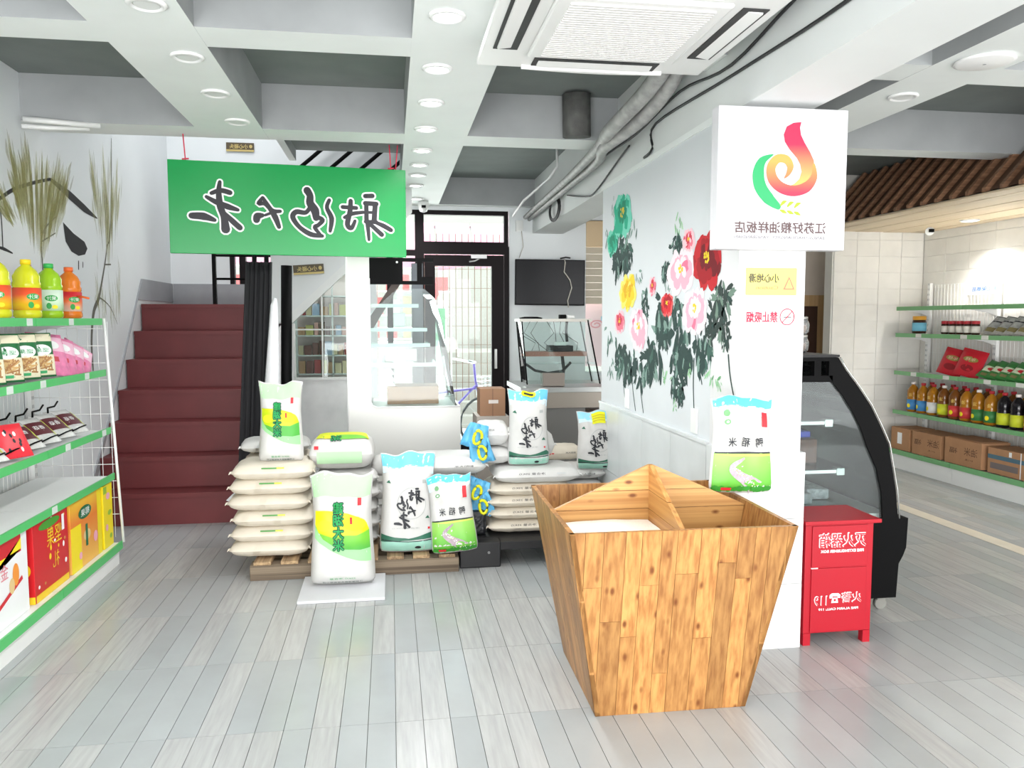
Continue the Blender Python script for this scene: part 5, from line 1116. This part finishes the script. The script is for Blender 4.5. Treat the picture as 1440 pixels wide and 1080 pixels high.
    carton('gift_box', 'yellow gift box at the stair end of the deck', (-1.715, 4.87, z), .15, .15, .368, mat('gift_yellow3', (246, 222, 30), .35), 0, ybox, '+X')

def right_shelf():
    Lv = [(.37, 1.575), (.37, 1.318), (.37, .95), (.37, .565)]
    t = gondola('gondola_shelf', 'white wire-backed wall shelving with pale green rails at right', 5.29, -1, 0, 4, .90, Lv, .185, .37, .41, PGREEN, 1.81, 7.20)
    for lv, ys in ((1, (-.35, -.95, -1.2)), (2, (-.3, -.75, -1.25, -1.6))):
        d, z = Lv[lv]
        for y in ys: boxo('price_tag', (-d - .0078, y - .04, z - .032), (-d - .0062, y + .04, z + .002), mat('price_tag_pale', (226, 226, 220), .4), t)
    X = 4.99
    s = boxo('shelf_notice', (5.270, 6.30, 1.68), (5.276, 6.68, 1.78), PW); tag(s, 'white notice strip with blue lettering above the right-hand shelving', 'notice')
    P = Print(flat((5.2695, 6.47, 1.73), (0, -1, 0), (0, 0, 1))); P.text('上架商品', -.03, 0, .04, 0, width=.24, bold=.001); P.ell(.14, 0, .02, .02, 0); P.build('lettering', mat('notice_blue', (70, 110, 170), .5), s)
    # shelf 2
    amb = mat('jar_dark', (58, 36, 26), .2); lid_o = mat('lid_orange', (222, 160, 50), .4); lid_r = mat('lid_red', (178, 40, 50), .4)
    bottle('sauce_jar', 'large dark jar with orange lid and blue label', (4.99, 6.95, 1.322), amb, lid_o, mat('label_blue', (120, 190, 214), .5), .165, .062, kind='jar')
    for k in range(5): bottle('sauce_jar', 'small dark jar with red lid, %s from the big blue labelled jar' % ('first', 'second', 'third', 'fourth', 'fifth')[k], (5.0, 6.60 - k * .095, 1.322), amb, lid_r, mat('label_cream', (226, 222, 212), .5), .12, .036, kind='jar', group='red lidded jars')
    def herb(P, w_, h): P.rect(-w_ * .4, h * .1, w_ * .4, h * .3, 0, 1); P.rect(-w_ * .4, h * .6, w_ * .1, h * .66, 1, 1); P.stroke([(-w_ * .3, h * .9), (w_ * .3, h * .95)], .004, 1, 2); return [mat('herb_olive', (130, 120, 80), .6), PK]
    cg = mat('clear_grey_wrap', (172, 172, 168), .2, vary=.3, scale=30)
    for k in range(6): pouch('dried_food_pack', 'clear grey pack lying on the second right shelf, %s from the red lidded jars' % ('first', 'second', 'third', 'fourth', 'fifth', 'sixth')[k], 'packet', (4.98, 6.02 - k * .12, 1.324), .16, .22, .045, cg, (-48, 12, -72), 'clear grey packs', herb, k)
    # shelf 3
    def redp(P, w_, h): P.ell(0, h * .62, w_ * .3, h * .1, 0, 1); P.text('年糕', 0, h * .62, h * .12, 1, width=w_ * .4, lay=3); P.ell(0, h * .3, w_ * .25, h * .12, 2, 1); return [mat('seal_green_gold', (150, 140, 70), .5), mat('seal_cream', (230, 200, 170), .5), mat('packet_deep', (140, 20, 30), .4)]
    for k, y in enumerate((6.52, 6.30)): pouch('red_pouch', ('red pouch lying on the third right shelf, farther of two', 'red pouch on the third right shelf, nearer of two')[k], 'packet', (4.98, y, .955), .25, .25, .05, mat('pouch_red', (196, 34, 48), .3), (-20, 10, -78), 'red pouches', redp, k)
    def veg(P, w_, h): P.rect(-w_ * .42, h * .3, w_ * .42, h * .6, 0, 1); P.ell(0, h * .45, w_ * .2, h * .08, 1, 2); P.rect(-w_ * .3, h * .08, w_ * .3, h * .2, 2, 2); return [mat('veg_pale', (216, 226, 196), .5), PR, mat('herb_olive', (130, 120, 80))]
    for k in range(5): pouch('vegetable_pack', 'green and white pack on the third right shelf, %s from the red pouches' % ('first', 'second', 'third', 'fourth', 'fifth')[k], 'packet', (4.975, 6.06 - k * .11, .956), .17, .21, .045, mat('pack_green', (58, 128, 62), .35), (-50, 14, -75), 'green vegetable packs', veg, k)
    for k in range(3): pouch('vegetable_pack', 'red and white pack on the third right shelf, %s from the green packs' % ('first', 'second', 'third')[k], 'packet', (4.975, 5.50 - k * .12, .956), .17, .2, .045, mat('pack_red', (208, 60, 56), .35), (-50, 14, -75), 'red vegetable packs', veg, k)
    # shelf 4: oil bottles
    oil = mat('oil_gold', (170, 112, 26), .12); oild = mat('oil_dark', (120, 72, 30), .12); blk = mat('oil_black', (26, 24, 28), .15)
    labs = [mat('label_blue2', (70, 140, 200), .5), mat('label_blue2', (70, 140, 200)), mat('label_white', (232, 232, 232), .5), mat('label_lime', (206, 216, 50), .5), mat('label_red', (206, 60, 60), .5), mat('label_red', (206, 60, 60)), mat('label_greenred', (60, 130, 70), .5), mat('label_greenred', (60, 130, 70)), mat('label_lime', (206, 216, 50)), mat('label_lime', (206, 216, 50)), mat('label_red', (206, 60, 60)), mat('label_white', (232, 232, 232))]
    nm = ['blue', 'blue', 'white', 'lime', 'red', 'red', 'green', 'green', 'lime', 'lime', 'red', 'white']; o_ = ['first', 'second', 'third', 'fourth', 'fifth', 'sixth', 'seventh', 'eighth', 'ninth', 'tenth', 'eleventh', 'twelfth']
    for k in range(12):
        bd = blk if k in (8, 9) else (oild if k in (3, 4) else oil); t_ = bottle('oil_bottle', '%s bottle with %s label, %s from the far end of the bottle shelf' % ('black' if k in (8, 9) else 'golden oil', nm[k], o_[k]), (4.985, 6.99 - k * .145, .569), bd, lid_r if k % 3 else mat('cap_white', (236, 226, 220), .4), labs[k], .285, .055, kind='oil', group='oil bottles front row')
        if k not in (8, 9):
            P = Print(lambda x, y, l: (-(.0535 + .0006 * l) * math.cos(x / .055), -(.0535 + .0006 * l) * math.sin(x / .055), y), .01); P.text('油', 0.02, .165, .035, 0, lay=3); P.ell(.0, .06, .018, .02, 1, 6); P.build('print', [mat('oil_yellow_print', (240, 206, 110), .5), PY], t_)
    for k in range(11): bottle('oil_bottle', 'golden oil bottle in the back row of the right bottle shelf', (5.13, 6.92 - k * .145, .569), oild if k % 2 else oil, lid_r, labs[k], .285, .055, kind='oil', group='oil bottles back row')
    # deck: cartons
    def cp(a, b_):
        def q(P): P.text(a, .10, .13, .07, 0, width=.16, lay=2); P.text(b_, -.11, .12, .05, 0, width=.1, lay=2); P.text('6×1.8L', .08, .06, .015, 0, width=.1, lay=2); return [mat('carton_print', (96, 66, 48), .7)]
        return q
    carton('carton', 'plain brown carton with white label at the far end of the deck', (5.04, 7.05, .186), .27, .28, .215, CARD, 0, lambda P: (P.rect(-.04, .06, .03, .17, 0, 2), [PW])[1], '-X')
    carton('carton', 'brown carton with dark characters beside the labelled carton', (5.04, 6.67, .186), .27, .40, .215, CARD, 0, cp('油米', '福'), '-X')
    carton('carton', 'brown carton with loose top flaps and dark characters', (5.04, 6.19, .186), .27, .45, .225, CARD, 0, cp('油米', '福'), '-X')
    t_ = carton('carton', 'brown carton with blue stripe at the right picture edge', (5.05, 5.70, .186), .26, .42, .21, CARD, 0, lambda P: (P.rect(-.21, .12, .21, .155, 0, 1), P.rect(-.18, .04, .12, .09, 1, 1), P.rect(.14, .0, .15, .21, 2, 3), P.rect(.02, .16, .05, .2, 2, 3), [mat('stripe_blue', (80, 112, 128), .6), mat('stripe_faded', (120, 110, 108), .7), PW])[-1], '-X')
    o = boxo('loose_flap', (4.92, 5.985, .412), (5.17, 6.40, .416), CARD); tag(o, 'cardboard flap lying on top of the loose-flap carton', 'cardboard')
    carton('carton', 'brown carton beyond the right picture edge', (5.04, 5.15, .186), .27, .42, .22, CARD)

# ================================================================ DISPLAY CASES, CABINET, TV CORNER
def cases():
    # curved black display case at right
    t = thing('curved_display_case', 'black framed cake display case with curved glass beside the red cabinet', 'display case', (1.80, 3.52, 0)); L_ = 1.35
    oc = [(.312, 1.272), (.352, 1.212), (.42, 1.13), (.487, 1.04), (.54, .945), (.588, .85), (.638, .62), (.655, .478)]; ic = [(.285, 1.155), (.34, 1.09), (.395, 1.01), (.44, .93), (.481, .83), (.53, .73), (.562, .61), (.574, .478)]
    for y, nm in ((0, 'end_frame'), (L_, 'end_frame')):
        b = B()
        for k in range(7): b.prism([(oc[k][0], y, oc[k][1]), (oc[k + 1][0], y, oc[k + 1][1]), (ic[k + 1][0], y, ic[k + 1][1]), (ic[k][0], y, ic[k][1])], (0, .03, 0))
        b.box((0, y, 1.155), (.285, y + .03, 1.185)); b.prism([(.265, y, 1.185), (.285, y, 1.156), (.312, y, 1.272), (.265, y, 1.272)], (0, .03, 0)); b.box((0, y, 1.255), (.265, y + .03, 1.272)); b.box((.19, y, 1.185), (.225, y + .03, 1.255)); b.box((0, y, .478), (.03, y + .03, 1.19)); b.build(nm, BLACK, t)
    for y in (.012, L_ + .012):
        b = B(); b.prism([(.02, y, .478)] + [(p[0], y, p[1]) for p in ic[::-1]] + [(.02, y, 1.18)], (0, .004, 0)); b.build('end_glass', GLASS, t)
    b = B()
    for k in range(7):
        b.prism([(oc[k][0] + .004, .03, oc[k][1]), (oc[k + 1][0] + .004, .03, oc[k + 1][1]), (oc[k + 1][0] - .001, .03, oc[k + 1][1]), (oc[k][0] - .001, .03, oc[k][1])], (0, L_ - .03, 0))
    b.build('curved_glass', GLASS, t)
    b = B(); b.tube([(p[0] + .008, .0, p[1]) for p in oc], .004, 6); b.build('glass_edge', mat('chrome_edge', (196, 200, 196), .2, metal=.7), t)
    b = B(); b.box((0, 0, 1.273), (.318, L_ + .03, 1.285)); b.build('top_panel', mat('black_gloss', (12, 12, 13), .3, spec=.3), t); None
    b = B(); b.prism([(0, 0, .08), (.66, 0, .08), (.668, 0, .25), (.69, 0, .29), (.705, 0, .33), (.71, 0, .478), (0, 0, .478)], (0, L_ + .03, 0)); b.build('base', mat('black_enamel', (7, 7, 8), .6, spec=.12), t)
    for x in (.06, .62):
        for y in (.07, L_ - .05): B().tube([(x, y - .012, .03), (x, y + .012, .03)], .03, 12).box((x - .02, y - .014, .05), (x + .02, y + .014, .1)).build('caster', mat('caster_grey', (128, 128, 122), .5), t)
    for z, w_ in ((.955, .28), (.715, .35)):
        boxo('glass_shelf', (.02, .04, z + .006), (w_ + .08, L_ - .03, z + .012), GLASS, t); boxo('shelf_support', (.02, .05, z - .012), (w_, .075, z + .004), SHW, t); B().box((w_, .045, z - .022), (w_ + .04, .085, z + .012)).build('shelf_clip', mat('chrome_edge', (196, 200, 196)), t)
    boxo('inner_deck', (.02, .03, .479), (.62, L_, .50), STEEL, t)
    o = boxo('blue_packets', (1.90, 3.75, .853), (2.11, 4.15, .885), mat('packet_blue', (54, 64, 170), .4), None, .006); tag(o, 'blue flat packet on brown goods inside the curved display case', 'packet')
    o = boxo('brown_tray', (1.85, 3.70, .728), (2.12, 4.3, .852), mat('brown_goods', (92, 62, 52), .6, vary=.4, scale=30), None, .006); tag(o, 'tray of brown goods on the middle glass shelf of the curved case', 'tray')
    for k in range(3):
        rr = random.Random(k); o = boxo('wrapped_goods', (1.86 + k * .15, 3.66 + .1 * k, .501), (1.99 + k * .15, 3.95 + .1 * k, .56), mat('wrapped_grey', (150, 156, 160), .2, vary=.3, scale=40, bump=.8), None, .012); tag(o, 'grey wrapped package at the bottom of the curved display case, %s' % ('by the column', 'middle one', 'by the curved glass')[k], 'package')
    for k, z in enumerate((1.286, 1.378)):
        t2 = thing('glass_jar', ('lower', 'upper')[k] + ' glass jar with metal lid stacked on the black display case top', 'jar', (2.052, 3.80, z)); B().lathe([(.04, 0), (.052, .012), (.055, .05), (.045, .075)], n=18).build('body', glass('jar_glass', (236, 232, 224), .5), t2); B().lathe([(.047, .075), (.047, .088), (.04, .091)], n=18).build('lid', STEEL, t2); B().lathe([(.03, .004), (.04, .02), (.04, .045), (.02, .05)], n=12).build('contents', mat('jar_contents', (130, 96, 72), .5), t2)
    # wooden framed mirror / hatch on the recessed wall
    t = thing('framed_hatch', 'light wooden frame around a dark opening on the beige recess wall', 'hatch', (4.50, 8.14, 0)); wf = wood('light_frame_wood', (216, 180, 134), (196, 156, 110), 2, .08, False)
    boxo('frame_side', (.12, 0, .0), (.20, .01, 1.72), wf, t); boxo('frame_side', (-.75, 0, 0), (-.67, .01, 1.72), wf, t); boxo('frame_top', (-.6699, 0, 1.60), (.1199, .01, 1.72), wf, t); boxo('dark_panel', (-.67, .004, 0), (.12, .009, 1.60), mat('dark_opening', (82, 58, 48), .35), t)
    # display case behind the bags, seen from its white end
    t = thing('white_display_case', 'white ended glass display case behind the rice bags, left of the back door', 'display case', (0, 5.70, 0)); cw = mat('case_white', (226, 226, 222), .4); D = .75
    b = B(); b.prism([(-.303, 0, 0), (.492, 0, 0), (.492, 0, .83), (-.10, 0, .83), (-.128, 0, .842), (-.142, 0, .868), (-.142, 0, 1.90), (-.303, 0, 1.90)], (0, .03, 0)); b.build('end_panel', cw, t)
    b = B(); b.tube([(.49, -.002, .832), (-.10, -.002, .832), (-.130, -.002, .845), (-.143, -.002, .87), (-.143, -.002, 1.74)], .005, 6); b.tube([(-.303, -.002, .5), (-.303, -.002, 1.9)], .005, 6); b.build('white_edging', PW, t)
    gl = [(-.142, .83), (.458, .83), (.44, .95), (.40, 1.2), (.365, 1.42), (.315, 1.60), (.24, 1.67), (.05, 1.67), (-.142, 1.50)]
    b = B(); b.prism([(x, .012, z) for x, z in gl], (0, .004, 0)); b.build('end_glass', GLASS, t)
    b = B(); cv = gl[1:7]
    for p, q in zip(cv, cv[1:]): b.prism([(p[0], .03, p[1]), (q[0], .03, q[1]), (q[0] + .004, .03, q[1]), (p[0] + .004, .03, p[1])], (0, D, 0))
    b.build('curved_glass', GLASS, t)
    b = B(); b.box((-.142, .002, 1.70), (.09, .03, 1.885)); b.box((.09, .004, 1.86), (.305, .03, 1.885)); b.box((.19, .004, 1.70), (.225, .03, 1.86)); b.box((.0901, .004, 1.70), (.19, .03, 1.725)); b.box((.2251, .004, 1.70), (.30, .03, 1.755)); b.build('header', BLACK, t)
    B().disc((.05, -.001, 1.855), .009, 'Y').build('header_screw', PW, t) if False else B().tube([(.05, .002, 1.855), (.05, -.004, 1.855)], .008, 10).build('header_screw', PW, t)
    b = B(); b.prism([(-.142, .2, 1.36), (-.142, .2, 1.48), (.02, .2, 1.72), (.08, .2, 1.72)], (0, .03, 0)); b.build('inner_brace', mat('brace_dark', (70, 58, 52), .5), t)
    for z, x1 in ((1.55, .20), (1.38, .26), (1.27, .28), (1.13, .33)): boxo('glass_shelf', (-.14, .06, z), (x1, D - .03, z + .012), glass('shelf_glass', (222, 236, 230), .35), t); boxo('shelf_front', (-.14, .05, z - .012), (x1, .06, z + .014), mat('shelf_edge_glass', (196, 214, 208), .2), t)
    boxo('inner_floor', (-.14, .03, .80), (.46, D, .826), cw, t); boxo('far_post', (.17, D, .83), (.26, D + .03, 1.9), mat('post_grey', (110, 114, 122), .5), t)
    boxo('far_panel', (-.303, D + .03, 0), (.49, D + .06, .83), cw, t); boxo('rear_panel', (-.303, .03, 0), (-.29, D + .03, 1.9), cw, t); boxo('front_panel', (.479, .03, 0), (.492, D + .03, .83), cw, t)
    carton('carton', 'brown carton lying inside the white display case', (.16, 6.10, .827), .38, .3, .13, CARD); 
    for k, (x, z, h) in enumerate(((-.04, 1.14, .12), (.10, 1.14, .10), (.02, 1.392, .11))):
        o = boxo('white_packet', (x, 5.9, z + .005), (x + .09, 5.96, z + h), mat('packet_white', (236, 236, 234), .3), None, .006); tag(o, 'white packet on a glass shelf in the white display case, %s' % ('left on lower shelf', 'right on lower shelf', 'on upper shelf')[k], 'packet')
    b = B(); rr = random.Random(9)
    for k in range(7): b.prism([(.0 - .01 * k, 0, .0 + .05 * k), (.05 + .006 * (k % 3), 0, .0 + .05 * k), (.05 - .008 * k, .01, .05 + .05 * k), (.0 - .006 * k, .01, .05 + .05 * k)], (0, .004, 0))
    o = b.build('hanging_film', mat('film_white2', (246, 246, 246), .3)); o.location = (-.02, 6.0, .84); tag(o, 'strip of white film hanging inside the white display case', 'plastic film')
    # red fire cabinet
    t = thing('fire_extinguisher_cabinet', 'red metal fire extinguisher cabinet with white characters beside the column', 'cabinet', (1.80, 3.215, 0))
    B().box((0, .0, .055), (.325, .24, .55)).build('body', RED, t, .003); B().box((-.012, -.02, .5505), (.352, .26, .568)).build('lid', RED, t, .003)
    for x in (0.002, .29):
        for y in (.0, .205): B().box((x, y, 0), (x + .034, y + .034, .0549)).build('leg', RED, t)
    B().box((.03, -.006, .355), (.295, -.0005, .542)).build('upper_door', RED, t, .002); B().box((.03, -.006, .062), (.295, -.0005, .35)).build('lower_door', RED, t, .002); B().box((.028, -.0055, .3505), (.06, -.001, .3545)).build('door_gap', PW, t)
    P = Print(flat((.1625, -.0066, 0), (1, 0, 0), (0, 0, 1), .0004))
    P.text('灭火器箱', .01, .478, .062, 0, width=.222, bold=.0030, lay=2); P.text('灭火器箱', .01, .478, .062, 1, width=.222, lay=14, bold=.0004); P.text('FIRE EXTINGUISHER BOX', .01, .428, .012, 0, width=.205, bold=.0006)
    P.text('火警', .062, .215, .046, 0, width=.095, bold=.002, lay=2); P.text('火警', .062, .215, .046, 1, width=.095, lay=14); P.text('119', -.086, .205, .042, 0, width=.06, bold=.002, lay=2); P.text('119', -.086, .205, .042, 1, width=.06, lay=14)
    P.poly([(-.035, .192), (-.002, .192), (-.006, .216), (-.030, .216)], 0, 2); P.poly([(-.044, .214), (-.044, .228), (-.034, .236), (-.003, .236), (.008, .228), (.008, .214), (-.004, .214), (-.006, .222), (-.030, .222), (-.032, .214)], 0, 3); P.ell(-.0185, .205, .006, .006, 1, 4)
    P.text('FIRE ALARM CALL: 119', -.0, .165, .010, 0, width=.19, bold=.0004); P.build('lettering', [PW, mat('red_print_fill', (205, 28, 44), .35)], t)

def tv_corner():
    t = thing('television', 'black flat television on the white wall right of the back door', 'television', (1.62, 8.06, 1.60)); t.rotation_euler = (0, .01, R(-3))
    B().box((-.36, 0, 0), (.36, .05, .465)).build('housing', mat('tv_black', (14, 12, 16), .5, spec=.2), t, .004); B().box((-.35, -.003, .015), (.35, -.0005, .455)).build('screen', mat('tv_screen', (8, 8, 14), .25, spec=.25), t); B().box((-.1, .05, .1), (.1, .12, .36)).build('wall_bracket', BLACK, t)
    B().tube([(.14, -.01, .475), (.15, -.015, .44), (.14, -.02, .34), (.20, -.02, .26), (.22, -.02, .18), (.18, -.02, .05), (.19, -.02, -.02)], .006, 6).build('white_cord', mat('cream_cord', (206, 200, 190), .5), t)
    o = B().tube([(1.72, 8.03, 2.075), (1.77, 8.0, 2.085), (1.82, 8.02, 2.08)], .008, 6).build('cable_knot', CABLE); tag(o, 'short black cable lying on top of the television', 'cable')
    # wall shelf under the TV, trapezoid glass rack
    r = thing('glass_rack', 'trapezoid glass food rack with white top on the steel counter', 'rack', (1.12, 7.1, .85))
    B().box((.03, .0, .585), (.70, .3, .61)).build('top_board', mat('rack_white', (226, 222, 214), .5), r); b = B()
    for y in (0, .3): b.tube([(.05, y, .585), (.10, y, .015)], .007, 6); b.tube([(.66, y, .6), (.78, y, .015)], .007, 6)
    b.build('slanted_rod', BLACK, r); b = B(); b.prism([(.05, 0.005, .58), (.10, .005, .02), (.78, .005, .02), (.66, .005, .58)], (0, .004, 0)); b.build('front_glass', PANE, r); b = B(); b.prism([(.05, .0, .58), (.10, .0, .02), (.10, .3, .02), (.05, .3, .58)], (.004, 0, 0)); b.build('side_glass', GLASS, r)
    boxo('lower_board', (.08, .02, .27), (.66, .28, .31), mat('rack_red_wood', (176, 110, 92), .5), r); boxo('glass_shelf', (.09, .01, .20), (.74, .29, .208), GLASS, r)
    o = B().lathe([(.10, 0), (.11, .008), (.06, .018)], (1.27, 7.2, 1.462), 20).build('black_plate', BLACK); tag(o, 'thin black round plate lying on the white rack top', 'plate')
    for lab, a, b_, m in (('black set-top box on the reddish board in the rack', (1.44, 7.16, 1.162), (1.66, 7.34, 1.215), BLACK), ('small white box on top of the black set-top box', (1.50, 7.18, 1.2155), (1.60, 7.28, 1.25), SHW), ('small black adapter on the rack top', (1.54, 7.2, 1.462), (1.60, 7.26, 1.50), BLACK), ('small white adapter on the rack top beside the black one', (1.61, 7.2, 1.462), (1.68, 7.26, 1.495), SHW), ('grey card reader box on the steel counter', (1.36, 7.06, .852), (1.56, 7.2, .97), mat('device_grey', (150, 140, 132), .5))):
        o = boxo('device', a, b_, m, None, .004); tag(o, lab, 'device')
    o = B().tube([(1.22, 7.2, 1.05), (1.30, 7.15, .99), (1.42, 7.14, .965), (1.56, 7.15, .985), (1.64, 7.18, 1.06)], .013, 6).build('cable', CABLE); tag(o, 'thick black cable sagging under the glass rack shelf', 'cable')
    rr = random.Random(8); b = B()
    for k in range(7):
        x = 1.2 + .07 * k; b.tube([(x, 7.2, 1.45), (x + rr.uniform(-.08, .08), 7.22, 1.33), (x + rr.uniform(-.05, .12), 7.2, 1.24), (x + .08, 7.2, 1.17)], .003, 5)
    b.tube([(1.57, 7.25, 1.16), (1.58, 7.2, 1.0), (1.56, 7.2, .87)], .016, 6); b.tube([(1.62, 7.25, 1.45), (1.60, 7.2, 1.35), (1.61, 7.2, 1.25)], .014, 6)
    o = b.build('cable_tangle', CABLE); tag(o, 'tangle of thin black wires hanging inside the glass rack', 'cables')
    c = thing('steel_counter', 'stainless steel counter under the glass rack beneath the television', 'counter', (1.14, 6.98, 0)); B().box((0, 0, .80), (1.0, .85, .848)).build('top', STEEL, c, .003); B().box((.01, .01, .66), (.99, .03, .7999)).build('apron', mat('steel_apron', (170, 160, 150), .35, metal=.5), c); B().box((.02, .03, .05), (.60, .05, .66)).build('front_panel', mat('steel_dull', (128, 126, 124), .4, metal=.4), c)
    for x in (.0, .93): B().box((x, .0, 0), (x + .04, .04, .66)).build('leg', STEEL, c)
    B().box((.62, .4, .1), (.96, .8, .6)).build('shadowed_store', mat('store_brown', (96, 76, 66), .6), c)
    # cardboard box by the door
    s = boxo('box_stand', (.60, 5.60, 0), (.83, 5.9, .765), mat('stand_grey', (176, 168, 160), .6)); tag(s, 'narrow grey stand carrying the small brown carton', 'stand')
    t_ = carton('carton', 'small brown carton with white label standing left of the tall rice bag', (.716, 5.72, .7655), .182, .20, .195, mat('brown_card_dark', (150, 114, 88), .8), 0, lambda P: (P.rect(-.03, .09, .04, .115, 0, 2), P.rect(-.004, 0, .004, .195, 1, 1), [mat('label_grey', (206, 198, 192), .5), mat('tape_brown', (126, 92, 70), .4)])[-1])
    # sockets, wall strip
    o = boxo('switch_box', (1.285, 8.17, 2.36), (1.36, 8.199, 2.47), SHW, None, .003); tag(o, 'white socket box high on the wall above the television', 'socket'); B().tube([(1.34, 8.16, 2.36), (1.36, 8.17, 2.2), (1.32, 8.18, 2.09)], .004, 5).build('wire', mat('cream_cord', (206, 200, 190)), o)
    for k, (y, z) in enumerate(((4.80, .90), (3.68, .90))):
        o = boxo('wall_socket', (1.455, y - .04, z), (1.4628, y + .04, z + .12), SHW, None, .002); tag(o, 'white wall socket below the peony mural, %s one' % ('farther', 'nearer')[k], 'socket')
    # shutter right of the TV
    s = thing('roller_shutter', 'beige roller shutter half lowered right of the television', 'shutter', (2.03, 8.24, 1.62)); sm = mat('shutter_beige', (206, 196, 176), .5)
    b = B(); b.box((0, 0, 0), (.87, .02, .075)); me_ = None
    for k in range(8): B().box((0, .004 * (k % 2), k * .075), (.87, .02, k * .075 + .071)).build('slat', sm, s)
    boxo('shutter_housing', (2.03 - 2.03, -.05, .60), (.87, .08, .86), mat('housing_tan', (222, 196, 158), .6), s)
    S(boxo('window_4', (2.03, 8.29, .9), (2.9, 8.296, 1.62), PANE))
    o = boxo('pink_poster', (2.04, 8.40, .95), (2.6, 8.41, 1.66), mat('poster_pink', (240, 190, 196), .5)); tag(o, 'pink poster with curls outside behind the shutter opening', 'poster'); boxo('poster_stand', (2.3, 8.411, 0), (2.34, 8.43, 1.6), STEEL, o); P = Print(flat((2.2, 8.399, 1.4), (1, 0, 0), (0, 0, 1))); P.stroke([(.08 * math.cos(a * .6) * (1 - a / 20), .05 * math.sin(a * .6) * (1 - a / 20)) for a in range(16)], .008, 0, 2); P.rect(.05, .02, .2, .09, 1, 1); P.build('print', [mat('curl_rose', (226, 120, 130), .5), mat('poster_blue', (120, 180, 206), .5)], o)

room(); stairs(); landing_props(); storefront(); ceiling_things(); peony_mural(); willow_mural(); signs(); rice_box(); bags(); left_shelf(); right_shelf(); cases(); tv_corner()
